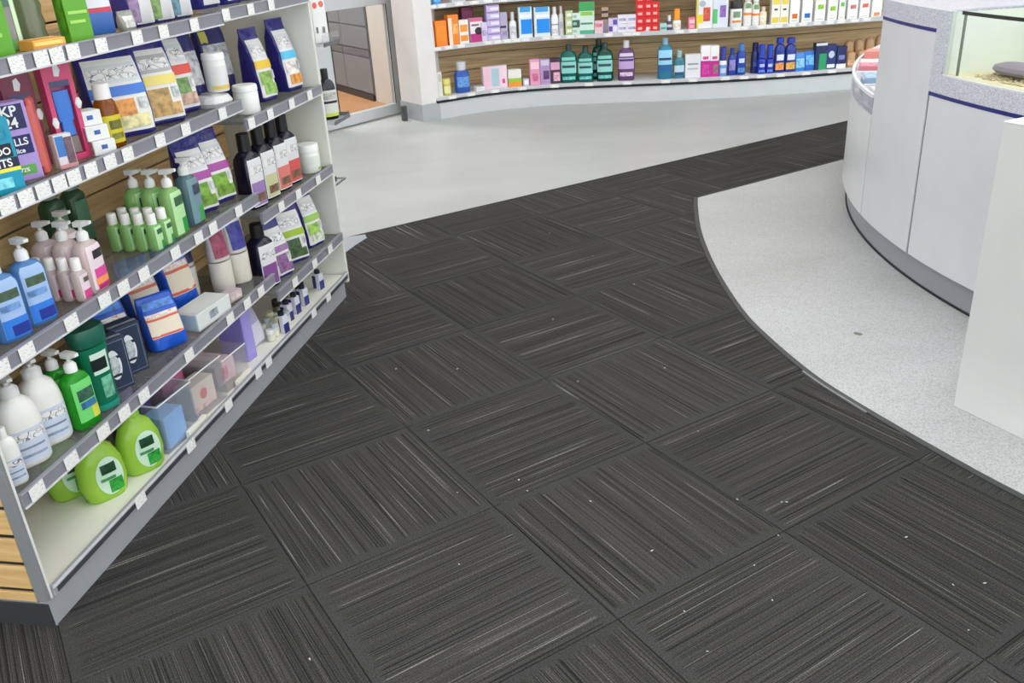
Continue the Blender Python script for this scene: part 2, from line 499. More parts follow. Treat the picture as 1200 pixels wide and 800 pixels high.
def offset(P, o):
    R = []
    for i, p in enumerate(P):
        t = (P[min(i + 1, len(P) - 1)] - P[max(i - 1, 0)]).normalized()
        R.append(p + Vector((-t.y, t.x, 0)) * o)
    return R


lc = catmull(LCURVE, 6)
tag(sweep('trim_1', offset(lc, .004), offset(lc, -.016), FZ, .0035, M((58, 58, 60), .5)), 'dark rubber edging strip along the curved vinyl edge', kind='structure')
tl = [Vector((1.0, 4.463, 0)), Vector((5.8, 4.463 + 4.8 * math.tan(YAW), 0))]
tag(sweep('trim_2', offset(tl, .012), offset(tl, -.002), FZ, .003, M((40, 40, 42), .6)), 'dark edging strip along the straight vinyl edge', kind='structure')
fl = [farline(-3.4), farline(7.2)]
tag(sweep('trim_3', offset(fl, .004), offset(fl, -.010), FZ, .0015, M((34, 33, 34), .7)), 'dark cut edge where carpet meets the pale floor', kind='structure')
sil = catmull([(.935, 2.49), (.965, 2.39), (1.0, 2.295), (1.03, 2.215)], 4)
tag(sweep('trim_4', offset(sil, -.017), offset(sil, -.024), FZ, .004, M((120, 120, 122), .35)), 'bare silver stretch of metal edging on the curve', kind='structure')

# room shell
tag(box('ceiling', -4.2, 6.2, -3.2, 11, CEIL, CEIL + .1, M((235, 235, 233), .7)), 'white shop ceiling', kind='structure')
WALLP = M((226, 226, 224), .6)
wb_ = tag(box('wall_back', -4.2, 6.2, -3.3, -3.2, 2.55, CEIL, WALLP), 'white header above the added shop front glazing', kind='structure')
box('sill_wall', -4.2, 6.2, -3.3, -3.2, FZ, .12, WALLP, wb_); box('pier', -4.2, -3.9, -3.3, -3.2, .12, 2.55, WALLP, wb_); box('pier', 5.9, 6.2, -3.3, -3.2, .12, 2.55, WALLP, wb_)
sf = thing('added_window_1', 'added unseen glazed shop front with grey metal mullions for daylight', None, (0, -3.25, 0), kind='structure')  # unseen glazing, added to let world light in from behind the camera
for k in range(7):
    x = -3.9 + 9.8 * k / 6; box('mullion', max(-3.9, x - .03), min(5.9, x + .03), -.03, .03, .12, 2.55, ALU, sf)
    if k < 6: box('pane', x + .03, x + 9.8 / 6 - .03, -.005, .005, .12, 2.55, PANE, sf)
wr_ = tag(box('wall_right', 6.2, 6.3, -3.2, 11, 2.55, CEIL, WALLP), 'white wall header above the added side window beyond the counter', kind='structure')
box('sill_wall', 6.2, 6.3, -3.2, 11, FZ, .3, WALLP, wr_); box('pier', 6.2, 6.3, -3.2, -2.6, .3, 2.55, WALLP, wr_); box('pier', 6.2, 6.3, 6.4, 11, .3, 2.55, WALLP, wr_)
sw = thing('added_window_2', 'added unseen side window with grey metal mullions, letting light in beyond the counter', None, (6.25, 0, 0), kind='structure')  # unseen glazing, added so side light lifts the gondola fronts
for k in range(6):
    y = -2.6 + 9.0 * k / 5; box('mullion', -.03, .03, max(-2.6, y - .03), min(6.4, y + .03), .3, 2.55, ALU, sw)
    if k < 5: box('pane', -.005, .005, y + .03, y + 1.8 - .03, .3, 2.55, PANE, sw)
tag(box('wall_left', -4.3, -4.2, -3.2, 11, FZ, CEIL, WALLP), 'plain white wall beyond the free-standing shelving', kind='structure')
tag(box('wall_far', -4.2, 6.2, 11, 11.1, FZ, CEIL, WALLP), 'white rear wall of the premises', kind='structure')

# ceiling lights
for i, (x, y) in enumerate(PANELS):
    t = thing('ceiling_light', 'white recessed square ceiling light panel over the shop floor, one added over the lobby', 'ceiling light', (x, y, CEIL), 0, 'ceiling light panels')
    box('frame', -.62, .62, -.32, .32, -.02, 0, WHITE, t)
    m = special('lamp_diffuser', lambda nt, b, o: (b.inputs['Base Color'].__setattr__('default_value', (.9, .9, .9, 1)), b.inputs['Emission Color'].__setattr__('default_value', (1, 1, .98, 1)), b.inputs['Emission Strength'].__setattr__('default_value', 3.0)))
    box('diffuser', -.59, .59, -.29, .29, -.026, -.02, m, t)
    ld = bpy.data.lights.new('panel_lamp', 'AREA'); ld.shape = 'RECTANGLE'; ld.size = 1.15; ld.size_y = .55; ld.energy = LAMP_W; ld.color = (1, .99, .965)
    lo = bpy.data.objects.new('panel_lamp', ld); COL.objects.link(lo); lo.parent = t; lo.location = (0, 0, -.035)
    if y > 7: ld.energy = 100.0  # added lobby lamp, raised to brighten the view through the door

# ------------------------------------------------------------------ door wall with glazed door
DA = Vector((-1.266, 6.85, 0)); DD = Vector((.644, .765, 0)); DN = Vector((-DD.y, DD.x, 0)); DR = math.atan2(DD.y, DD.x)
dw = tag(box('wall_door', -3.6, -.16, 0, .12, FZ, CEIL, WALLP, None, 0, DA, DR), 'white wall beside the glazed door', kind='structure')
box('header', -.16, .90, 0, .12, 2.1, CEIL, WALLP, dw)
door = thing('door_1', 'grey aluminium glazed door with a middle rail beside the white column', None, DA, DR, kind='structure')
box('door_frame', -.16, -.10, -.01, .07, FZ, 2.1, ALU, door, .003); box('door_frame', .76, .90, -.01, .09, FZ, 2.1, ALU, door, .003); box('door_frame', -.10, .76, -.01, .07, 2.04, 2.1, ALU, door, .003)
ALP = M((190, 192, 194), .4)
box('stile', -.10, .09, .0, .045, .004, 2.03, ALP, door, .003); box('stile', .695, .755, 0, .045, .004, 2.03, ALP, door, .003)
box('bottom_rail', .09, .695, 0, .045, .004, .085, ALP, door, .003); box('middle_rail', .09, .695, 0, .045, .845, .925, ALP, door, .003); box('top_rail', .09, .695, 0, .045, 1.94, 2.03, ALP, door, .003)
box('glazing_bead', .688, .696, -.002, .0, .085, .845, DARK, door); box('glazing_bead', .09, .098, -.002, 0, .085, .845, DARK, door)
box('pane', .09, .695, .018, .026, .085, .845, PANE, door); box('pane', .09, .695, .018, .026, .925, 1.94, PANE, door)
# lobby behind the door
c1, c2 = Vector((-2.75, 11.0, 0)), Vector((-1.075, 8.07, 0)); cv = (c2 - c1).normalized(); cr = math.atan2(cv.y, cv.x); cl = (c2 - c1).length
lob = tag(box('wall_lobby', 0, cl, 0, .1, FZ, CEIL, M((140, 144, 152), .5), None, 0, c1, cr), 'grey panelled lobby wall seen through the glazed door', kind='structure')
for k in range(6):
    for z0, z1 in ((.06, .36), (.37, .43), (.44, .62), (.63, 2.1)):
        box('wall_panel', cl - .62 * (k + 1) + .006, cl - .62 * k - .006, -.012, 0, z0, z1, M((140, 145, 154) if z0 != .37 else (120, 124, 132), .45), lob)
box('skirting', 0, cl, -.02, 0, FZ, .05, M((60, 58, 58), .5), lob)
tag(prism('wall_lobby_return', [(-1.065, 8.06), (-.80, 7.62), (-.72, 7.70), (-.98, 8.12)], FZ, CEIL, M((226, 224, 221), .5)), 'white wall return behind the glazed door', kind='structure')
fp = [DA + DD * t + DN * o for t, o in ((-3, .13), (.9, .13), (.9, .3))] + [Vector((-.8, 7.7, 0)), Vector((-1.075, 8.07, 0)), Vector((-2.75, 10.99, 0)), Vector((-4.1, 10.9, 0))]
tag(prism('floor_lobby', [(p.x, p.y) for p in fp], FZ, -.002, special('lobby_floor', lambda a, b, c: _wood(a, b, c, (168, 118, 78), (188, 138, 96), (4, 40, 4)))), 'warm brown timber floor behind the glazed door', kind='structure')

# column
colp = [(-.578, 6.992), (-.452, 7.075), (-.44, 7.30), (-.60, 7.42), (-.765, 7.27)]
cen = Vector((-.57, 7.2))
column = tag(prism('wall_column', colp, FZ, CEIL, M((222, 218, 217), .5)), 'white painted column between glazed door and curved wall shelving', kind='structure')
pl = [(cen.x + (x - cen.x) * 1.05, cen.y + (y - cen.y) * 1.05) for x, y in colp]
prism('plinth', pl, FZ, .125, M((168, 171, 174), .45), column)
box('floor_stop', -.02, .02, -.02, .02, FZ, .11, M((70, 72, 76), .4), column, .004, (-.735, 7.10, 0), .5)

# ------------------------------------------------------------------ curved wall shelving
FPTS = [(-.47, 7.06), (-.16, 7.235), (.12, 7.325), (.5, 7.36), (.9, 7.31), (1.5, 7.23), (2.2, 7.2), (2.85, 7.25), (3.5, 7.33), (4.4, 7.45)]
fs = catmull(FPTS, 6)
FZ1, FZ2, FZ3 = .16, .53, .835
ws = thing('wall_shelving', 'curved wooden wall shelving with white shelf edges and pale grey kickboard', 'shelving', (0, 0, FZ))


def fo(o): return [Vector((p.x, p.y, 0)) for p in offset(fs, o)]


def fsw(name, o0, o1, z0, z1, mat, parent=ws): return sweep(name, fo(o0), fo(o1), z0 - FZ, z1 - FZ, mat, parent)


fsw('kickboard', 0, .03, FZ, .117, M((196, 199, 201), .4)); fsw('painted_shade_strip', -.008, .03, .117, .1395, M((16, 16, 18), .6))  # near-black strip paints the shade of the gap under the ledge
FRAIL = {}
for z in (FZ1, FZ2, FZ3, 1.2, 1.6):
    fsw('shelf', -.012 if z == FZ1 else .02, .40, z - .02, z, M((216, 216, 218), .4))
    FRAIL[z] = fsw('ticket_rail', -.016 if z == FZ1 else .014, -.011 if z == FZ1 else .02, z - .03 if z != FZ1 else z - .022, z - .001, M((190, 190, 195), .35))
fsw('back_panel', .40, .43, FZ, 2.3, M((84, 66, 44), .7))
zz = .16
while zz < 1.9:
    fsw('plank', .385, .398, zz + .003, zz + .117, OAK); zz += .12
fsw('top_box', .0, .42, 2.3, 2.5, WHITE)
tag(box('wall_shelf_end', 0, .45, 0, .05, FZ, CEIL, WALLP, None, 0, fs[-1], math.pi / 2), 'white wall end beyond the curved shelving', kind='structure')


def FPOS(px, inset, z):
    P = fo(inset); lo = None
    for a, b in zip(P, P[1:]):
        xa = proj(Vector((a.x, a.y, z)))[0]; xb = proj(Vector((b.x, b.y, z)))[0]
        if xa <= px <= xb:
            t = (px - xa) / (xb - xa); q = a + (b - a) * t
            tt = (b - a).normalized(); return Vector((q.x, q.y, z)), math.atan2(tt.y, tt.x)
    q = P[-1]; return Vector((q.x, q.y, z)), 0


def fmm(P): return (P - CAM).dot(Fv) / FPX


for z, zs, xs in ((FZ1, .011, (530, 552, 580, 612, 650, 690, 735, 780, 812, 850, 872, 892, 915, 945, 975)),
                  (FZ2, .014, (512, 526, 540, 572, 583, 594, 605, 616, 640, 652, 668, 680, 713, 735, 745, 796, 812, 864, 872, 892, 902, 912, 928, 941, 958, 973, 986, 1002, 1016)),
                  (FZ3, .014, (506, 518, 538, 556, 572, 590))):
    for x in xs:
        P, a = FPOS(x, -.017 if z == FZ1 else .0125, z)
        box('price_tag', -.035, .035, -.001, .0004, -.024, .0005, TAG, FRAIL[z], 0, (P.x, P.y, z - FZ), a)

# far products: (x0, x1, ytop, row, kind, colour, extras, name, label, category, group)
W_ = (226, 226, 226)


def far(x0, x1, yt, row, name, label, cat, build, inset=.06, group=None, dx=1.0, turn=0, ztop=None):
    z = (FZ1, FZ2, FZ3)[row - 1]
    P, a = FPOS((x0 + x1) / 2, inset, z); k = fmm(P)
    h = (ztop if ztop else height_at((x0 + x1) / 2, yt, P) - z); wd = (x1 - x0) * k * dx
    t = thing(name, label, cat, P + Vector((0, 0, .0005)), a + math.radians(turn), group)
    build(t, wd, h)
    return t


def fc(col, dec=(), d=.06, kind='plain'): return lambda t, w, h: carton(t, w * .97, d, h, col, dec, kind)
def fb(col, cap, labels=(), d=None, n=2.6, kind='plain', **kw): return lambda t, w, h: bottle(t, h, w * .96, d or w * .6, col, cap, labels, n, kind=kind, seg=16, **kw)
def fpch(col, bands=(), d=.05): return lambda t, w, h: pouch(t, w * .97, d, h, col, bands)


SW = lambda c, h=.03, r=.8: ('screw', c, h, r)
FR = 'on the lower wall shelf'
FM = 'on middle wall shelf'
# --- lower row
far(513, 519, 84, 1, 'tube_pack', 'white narrow pack against the column end ' + FR, 'pack', fc((222, 220, 212), (('F', .2, .8, .6, .9, (190, 190, 180)),), .03), .05)
far(519, 529, 92, 1, 'jar', 'small yellow-green jar standing ' + FR, 'jar', lambda t, w, h: jar(t, h, w, (196, 190, 92), (214, 206, 120), .3, ((.2, .8, -60, 60, (226, 222, 160)),)), .05)
far(533, 552, 72, 1, 'bottle', 'blue bottle with silver cap standing alone ' + FR, 'bottle', fb((42, 84, 168), SW((196, 198, 206), .06, 1.1), ((.25, .7, -55, 55, (96, 148, 214), 'print'),), .07), .06)
far(556, 566, 101, 1, 'box', 'low flat white box beside the blue bottle ' + FR, 'box', fc((230, 230, 232), (('F', .1, .9, .3, .7, (206, 206, 210)),), .08), .05, ztop=.03)
far(565, 595, 77, 1, 'carton', 'pink and pale blue wide carton ' + FR, 'carton', fc((226, 206, 216), (('F', .02, .30, .05, .95, (232, 190, 206)), ('F', .34, .66, .1, .9, (170, 196, 206)), ('F', .7, .98, .1, .95, (240, 206, 220)), ('F', .78, .9, .2, .4, (216, 80, 140)))), .06)
far(595, 611, 81, 1, 'carton', 'white carton with green and orange bands ' + FR, 'carton', fc((228, 228, 220), (('F', 0, 1, 0, .26, (232, 140, 52)), ('F', 0, 1, .26, .5, (150, 190, 60)))), .06)
far(613, 620, 92, 1, 'box', 'tiny violet and white box beside pink cartons ' + FR, 'box', fc((196, 186, 224), (('F', .2, .8, .2, .8, (240, 240, 246)),), .04), .05)
far(621, 633, 69, 1, 'carton', 'pale pink tall carton ' + FR, 'carton', fc((226, 152, 182), (('F', .1, .9, .62, .9, (240, 200, 214)), ('F', .2, .8, .15, .45, (206, 110, 150), 'print'))), .06)
far(633, 645, 69, 1, 'carton', 'lilac grey tall carton between pink and plum cartons ' + FR, 'carton', fc((170, 142, 188), (('F', .1, .9, .75, .97, (206, 196, 220)), ('F', .3, .9, .2, .55, (92, 60, 110), 'print'))), .06)
far(645, 657, 68, 1, 'carton', 'dark plum carton with pink panel beside teal mouthwash ' + FR, 'carton', fc((62, 40, 62), (('F', .05, .95, .55, .85, (214, 160, 186)), ('F', .3, .95, .1, .45, (226, 170, 190), 'print'))), .06)
TE = (16, 118, 112)
for (a, b, y, lb, ins) in ((657, 677, 52, 'teal mouthwash bottle beside the plum carton', .06), (677, 696, 54, 'teal mouthwash bottle in the middle of the teal row', .06), (699, 719, 50, 'dark green mouthwash bottle with a wide label', .06), (694, 710, 46, 'dark teal mouthwash bottle standing behind the teal row', .17)):
    far(a, b, y, 1, 'mouthwash_bottle', lb + ' ' + FR, 'bottle', fb(TE if 'teal mouth' in lb and 'dark' not in lb else (10, 84, 74), SW((40, 60, 64), .045, .62), ((.30, .66, -58, 58, (140, 206, 200)), (.70, .80, -45, 45, (120, 200, 186)), (.47, .55, -40, 40, (36, 70, 74)), (.10, .2, -40, 40, (110, 196, 190), 'print')), .075, 3.0, 'liquid', rough=.15, shoulder=.76), ins, 'mouthwash bottles')
far(724, 744, 47, 1, 'mouthwash_bottle', 'purple mouthwash bottle with white cap ' + FR, 'bottle', fb((124, 86, 140), SW((206, 204, 208), .055, .62), ((.36, .70, -58, 58, (186, 158, 206)), (.74, .84, -45, 45, (216, 200, 226)), (.60, .66, -50, 50, (60, 40, 90)), (.14, .26, -40, 40, (214, 190, 214), 'print')), .075, 3.0, 'liquid', rough=.15), .06, 'mouthwash bottles')
far(770, 788, 44, 1, 'mouthwash_bottle', 'tall light blue mouthwash bottle ' + FR, 'bottle', fb((62, 150, 186), SW((126, 170, 190), .05, .62), ((.42, .84, -58, 58, (150, 208, 236)), (.22, .40, -55, 55, (24, 92, 150)), (.55, .62, -45, 45, (30, 50, 90))), .07, 3.0, 'liquid', rough=.15), .06, 'mouthwash bottles')
far(789, 802, 59, 1, 'mouthwash_bottle', 'small light blue mouthwash bottle next to a tall one ' + FR, 'bottle', fb((84, 156, 178), SW((150, 186, 186), .05, .7), ((.14, .62, -58, 58, (188, 214, 226)), (.14, .30, -50, 50, (26, 70, 120))), .06, 2.8, 'liquid', rough=.15), .06, 'mouthwash bottles')
far(802, 820, 63, 1, 'carton', 'plain white carton beside the small blue bottle ' + FR, 'carton', fc((222, 222, 226), (('F', .15, .85, .55, .62, (150, 150, 158)), ('F', .15, .85, .35, .41, (180, 180, 186)), ('T', .1, .9, .2, .8, (236, 236, 238)))), .06)
for a, b, lb in ((820, 831, 'magenta and white carton beside the plain white carton'), (831, 841, 'magenta and white carton with grey patch')):
    far(a, b, 53, 1, 'carton', lb + ' ' + FR, 'carton', fc((236, 232, 234), (('F', 0, 1, 0, .52, (188, 34, 140)), ('F', .2, .8, .56, .66, (200, 90, 150), 'print'), ('F', .35 if b > 835 else .2, .9, .1, .4, (150, 110, 120) if b > 835 else (206, 60, 160), 'print'))), .06, 'magenta cartons')
BL = (28, 58, 150)
far(842, 851, 55, 1, 'bottle', 'pale blue bottle with white collar ' + FR, 'bottle', fb((112, 150, 218), SW((58, 60, 150), .10, .8), ((.72, .98, -80, 80, (226, 230, 238)), (.2, .5, -40, 40, (190, 206, 238))), .06), .06)
far(852, 862, 56, 1, 'bottle', 'slim dark blue bottle with red-white label ' + FR, 'bottle', fb(BL, SW((24, 60, 140), .05, .7), ((.25, .75, -40, 40, (140, 130, 190), 'print'),), .05), .06)
far(862, 873, 51, 1, 'bottle', 'dark blue bottle with round white emblem and lighter cap ' + FR, 'bottle', fb((24, 62, 156), SW((70, 120, 186), .05, .8), ((.5, .68, -30, 30, (206, 216, 236)), (.12, .3, -40, 40, (90, 140, 200), 'print')), .06), .06)
far(879, 888, 50, 1, 'bottle', 'deep navy bottle standing at the back ' + FR, 'bottle', fb((18, 34, 96), SW((16, 28, 84), .06, .8), ((.3, .5, -30, 30, (60, 80, 150)),), .06), .10)
for a, b, lb in ((886, 897, 'royal blue roll-on bottle beside the deep navy bottle'), (896, 906, 'royal blue roll-on bottle beside the orange-printed bottles')):
    far(a, b, 52, 1, 'bottle', lb + ' ' + FR, 'bottle', fb((22, 46, 164), ('flip', (30, 62, 176), .10), ((.42, .62, -28, 28, (186, 196, 232)), (.1, .25, -35, 35, (90, 130, 206), 'print')), .06, waist=.9), .06, 'royal blue bottles')
for a, b, lb, c in ((906, 918, 'navy sun lotion bottle with orange and white print', (236, 150, 70)), (918, 931, 'navy sun lotion bottle with white emblem and amber print', (226, 168, 70))):
    far(a, b, 44, 1, 'bottle', lb + ' ' + FR, 'bottle', fb((26, 52, 140), ('flip', (22, 44, 150), .04), ((.10, .34, -50, 50, c, 'print'), (.42, .62, -35, 35, (216, 220, 232))), .06, 3), .06, 'sun lotion bottles')
far(930, 942, 62, 1, 'pouch', 'light blue soft pack leaning left ' + FR, 'pouch', fpch((48, 128, 208), ((.2, .7, -40, 40, (130, 190, 232), 'print'),)), .06)
far(941, 953, 60, 1, 'pouch', 'bright blue soft pack beside the light blue one ' + FR, 'pouch', fpch((30, 104, 196), ((.3, .8, -40, 40, (96, 170, 226), 'print'),)), .06)
far(952, 966, 50, 1, 'carton', 'navy and green carton with white top edge ' + FR, 'carton', fc((24, 36, 84), (('F', .35, 1, 0, .6, (30, 150, 98)), ('F', 0, 1, .9, 1, (206, 212, 222)))), .06)
far(965, 977, 52, 1, 'carton', 'navy carton with pale emblem beside the green one ' + FR, 'carton', fc((28, 44, 110), (('O', .2, .8, .45, .75, (190, 202, 226)), ('F', .1, .9, .05, .2, (226, 228, 234)))), .06)
far(977, 989, 54, 1, 'carton', 'dark navy carton with white foot next to tan packs ' + FR, 'carton', fc((26, 34, 92), (('F', 0, 1, 0, .2, (230, 230, 234)), ('F', .2, .8, .4, .6, (120, 130, 180), 'print'))), .06)
for k, (a, b, y, ins) in enumerate(((987, 998, 47, .16), (999, 1010, 45, .16), (1011, 1022, 43, .16), (1023, 1034, 40, .16), (990, 1001, 60, .055), (1003, 1014, 58, .055))):
    far(a, b, y, 1, 'support_sleeve', 'tan rounded support pack bunched at the shelf end by the counter', 'pack', lambda t, w, h: bottle(t, h, w * .98, w * .8, (184, 144, 104), None, ((.15, .5, -50, 50, (206, 170, 130), 'print'),), 2.4, .8, seg=16), ins, 'tan support packs')
# --- middle row
far(505, 509, 33, 2, 'carton', 'yellow-white slim pack beside the column ' + FM, 'carton', fc((232, 222, 190), (('F', 0, 1, .1, .3, (236, 206, 120)),), .04), .06)
for a, b, y, lb, dec in ((509, 524, 24, 'plain bright orange carton', (('F', .1, .9, .2, .8, (240, 140, 30)),)), (524, 538, 17, 'tall orange carton with white flower print', (('F', 0, .35, .0, .9, (240, 214, 196)), ('F', .4, .9, .35, .7, (244, 170, 90), 'print'))), (537, 549, 23, 'white carton with orange squares', (('F', .1, .9, .1, .35, (238, 140, 40)), ('F', .1, .9, .5, .8, (236, 150, 60))))):
    far(a, b, y, 2, 'carton', lb + ' ' + FM, 'carton', fc((238, 128, 24) if 'white carton' not in lb else (236, 230, 224), dec), .06)
far(550, 566, 21, 2, 'carton', 'white carton with magenta foot and dark head print ' + FM, 'carton', fc((232, 222, 228), (('F', 0, 1, 0, .36, (182, 40, 122)), ('F', 0, 1, .86, 1, (222, 90, 140)), ('O', .35, .95, .3, .62, (38, 26, 34)), ('F', .1, .7, .68, .76, (120, 100, 110), 'print'))), .06)
far(541, 556, 8, 2, 'carton', 'dark magenta carton standing behind the orange cartons ' + FM, 'carton', fc((122, 26, 74), (('F', .1, .9, .6, .9, (150, 50, 96)),)), .19)
for k in range(5):
    z0 = .053 * k
    t = far(570, 586, 0, 2, 'carton', ['bottom', 'second lowest', 'middle', 'second highest', 'topmost'][k] + ' lilac flat carton of the stack ' + FM, 'carton', fc((196, 180, 222), (('F', .3, .95, .2, .6, (226, 220, 238)), ('F', .05, .95, .8, 1, (150, 130, 186))), .07), .06, 'stacked lilac cartons', ztop=.052)
    t.location.z += z0
far(586, 595, 14, 2, 'carton', 'grey lilac tall carton with black bar beside the lilac stack ' + FM, 'carton', fc((178, 168, 196), (('F', 0, .8, .42, .5, (40, 36, 50)), ('F', .1, .9, .1, .3, (160, 150, 180), 'print'))), .07)
far(564, 571, 26, 2, 'carton', 'short pale lilac carton in front of the lilac stack ' + FM, 'carton', fc((206, 196, 226), (('F', .1, .9, .3, .6, (180, 166, 206), 'print'),), .05), .04)
far(597, 606, 14, 2, 'bottle', 'slim white bottle beside the blue cartons ' + FM, 'bottle', fb((224, 224, 226), SW((206, 206, 210), .06, .8), ((.2, .7, -40, 40, (196, 200, 206), 'print'),)), .06)
for a, b, lb in ((608, 624, 'white carton with bright blue square beside the slim white bottle'), (626, 645, 'white carton with bright blue square beside the white bottles')):
    far(a, b, 8, 2, 'carton', lb + ' ' + FM, 'carton', fc((214, 226, 238), (('F', .15, .98, .12, .60, (10, 136, 232)), ('F', .1, .9, .84, 1, (64, 150, 214)), ('F', .1, .9, .66, .76, (236, 240, 244)))), .06, 'blue and white cartons')
far(646, 655, 8, 2, 'bottle', 'white round-shouldered bottle with grey ring ' + FM, 'bottle', fb((232, 232, 236), SW((220, 220, 224), .05, .8), ((.48, .52, -80, 80, (110, 114, 124)), (.1, .3, -40, 40, (206, 208, 214), 'print'))), .06)
far(655, 661, 7, 2, 'bottle', 'very slim grey-white bottle ' + FM, 'bottle', fb((204, 202, 204), SW((190, 190, 194), .05, .8), ((.3, .6, -40, 40, (170, 168, 172), 'print'),)), .06)
for k, (z0, c) in enumerate(((0, (176, 196, 130)), (.06, (206, 216, 176)), (.12, (186, 202, 150)))):
    t = far(663, 672, 0, 2, 'carton', ['bottom', 'middle', 'top'][k] + ' pale green small carton of a short stack ' + FM, 'carton', fc(c, (('F', .2, .8, .3, .7, (232, 236, 222)),), .05), .06, 'pale green small cartons', ztop=.058); t.location.z += z0
for k, (z0, c) in enumerate(((0, (206, 224, 214)), (.055, (60, 96, 80)), (.108, (214, 226, 220)))):
    t = far(671, 680, 0, 2, 'carton', ['bottom mint', 'dark green middle', 'top mint'][k] + ' carton stacked beside the tall green carton ' + FM, 'carton', fc(c, (('F', .1, .6, .3, .7, (150, 190, 170)),), .05), .05, 'mint small cartons', ztop=.052); t.location.z += z0
far(679, 697, 2, 2, 'carton', 'tall white and green carton stack-fronted ' + FM, 'carton', fc((206, 228, 216), (('F', 0, 1, .72, 1, (60, 160, 84)), ('F', .1, .9, .58, .70, (140, 196, 80)), ('F', .1, .9, .3, .36, (70, 140, 120)), ('F', 0, 1, 0, .12, (70, 170, 130)))), .06)
far(697, 707, 24, 2, 'carton', 'short rose and white carton ' + FM, 'carton', fc((226, 190, 202), (('F', 0, .9, .5, .8, (214, 130, 150), 'print'),)), .06)
far(705, 713, 8, 2, 'carton', 'beige banded carton behind the rose carton ' + FM, 'carton', fc((206, 176, 150), (('F', 0, 1, .75, .85, (70, 50, 44)), ('F', 0, 1, .5, .6, (80, 56, 50)), ('F', 0, 1, 0, .35, (206, 196, 214)))), .17)
far(713, 724, 21, 2, 'carton', 'white carton with violet squares ' + FM, 'carton', fc((206, 196, 226), (('F', .05, .45, .1, .45, (84, 60, 150)), ('F', .5, .95, .55, .9, (96, 70, 160)), ('F', .5, .95, .1, .45, (226, 220, 240)))), .06)
for k in range(2):
    for q in range(2):
        t = far(724 + 11 * q, 735 + 11 * q, 0, 2, 'carton', ['lower', 'upper'][k] + ' small white lilac-printed carton beside the ' + ['violet-square carton', 'red stack'][q] + ' ' + FM, 'carton', fc((226, 222, 234), (('F', .1, .9, .3, .6, (170, 160, 196), 'print'),), .05), .06, 'white lilac-printed cartons', ztop=.064); t.location.z += .065 * k
for q, (a, b, n) in enumerate(((745, 755, 5), (755, 764, 5), (763, 772, 4))):
    for k in range(n):
        t = far(a, b, 0, 2, 'carton', ['bottom', 'second', 'third', 'fourth', 'fifth'][k] + ' red carton up in the ' + ['column beside white lilac cartons', 'middle column of the red stack', 'short column of the red stack'][q], 'carton', fc((214, 26, 30), (('F', .25, .75, .25, .6, (240, 170, 170)),), .06), .06, 'stacked red cartons', ztop=.053); t.location.z += .054 * k
far(755, 762, 32, 2, 'tube', 'small white tube in front of the red stack ' + FM, 'tube', fb((232, 222, 220), SW((236, 226, 224), .02, .8), ((.3, .6, -40, 40, (226, 150, 150)),)), .035)
far(773, 781, 27, 2, 'carton', 'small teal and white pack beside the red stack ' + FM, 'carton', fc((168, 206, 200), (('F', .1, .9, .2, .5, (90, 150, 146)),)), .05)
far(780, 788, 18, 2, 'bottle', 'small dark bottle with white band ' + FM, 'bottle', fb((66, 60, 76), SW((214, 208, 220), .04, .8), ((.3, .6, -50, 50, (206, 200, 214)),)), .06)
far(788, 798, 10, 2, 'tube', 'white tube with orange cap ' + FM, 'tube', fb((232, 228, 222), ('flip', (240, 150, 24), .08), ((.2, .6, -40, 40, (222, 206, 190), 'print'),)), .06)
far(806, 814, 20, 2, 'carton', 'small pink carton beside the large display carton ' + FM, 'carton', fc((226, 120, 140), (('F', .1, .9, .5, .8, (240, 190, 200)), ('F', .2, .8, .1, .35, (236, 160, 176)))), .05)
far(815, 834, -8, 2, 'display_carton', 'large white display carton with yellow and red print ' + FM, 'carton', fc((226, 226, 230), (('F', 0, .12, 0, 1, (226, 206, 90)), ('F', .05, .4, .15, .4, (232, 206, 40)), ('F', .42, .85, .2, .6, (206, 84, 64), 'print'), ('O', .15, .55, .62, .8, (170, 180, 196)))), .06)
far(834, 852, -8, 2, 'display_carton', 'large pale display carton with green and purple print ' + FM, 'carton', fc((214, 218, 232), (('F', .0, .3, .12, .55, (84, 190, 110)), ('F', .45, .85, .3, .65, (140, 96, 176), 'print'))), .06)
far(855, 869, 1, 2, 'jar', 'white jar with black lid and green-grey emblem ' + FM, 'jar', lambda t, w, h: jar(t, h, w, (232, 232, 230), (26, 26, 28), .3, ((.5, .85, -35, 35, (120, 150, 120)), (.22, .34, -45, 45, (226, 140, 70))), w * .7), .06)
for a, b, y, lb in ((870, 880, -6, 'tall white bottle with orange band next to the black-lidded jar'), (880, 889, -4, 'tall white bottle with orange band and green emblem')):
    far(a, b, y, 2, 'bottle', lb + ' ' + FM, 'bottle', fb((234, 232, 228), ('flip', (224, 224, 222), .04), ((.42, .52, -70, 70, (232, 134, 60)), (.7, .9, -35, 35, (110, 150, 96), 'print')), .06, 3), .06, 'white orange-banded bottles')
far(889, 898, 8, 2, 'bottle', 'cream short-necked bottle ' + FM, 'bottle', fb((230, 214, 190), SW((226, 206, 180), .03, .8), ((.2, .7, -45, 45, (238, 226, 206), 'print'),)), .06)
for a, b, lb in ((902, 912, 'white carton with yellow panels beside the cream bottle'), (912, 922, 'white carton with yellow panels beside the orange-dot carton')):
    far(a, b, -4, 2, 'carton', lb + ' ' + FM, 'carton', fc((236, 234, 222), (('F', .1, .9, .05, .25, (226, 196, 70)), ('F', .3, .7, .5, .57, (60, 60, 60)), ('F', .1, .9, .72, .95, (232, 206, 80)))), .06, 'yellow panel cartons')
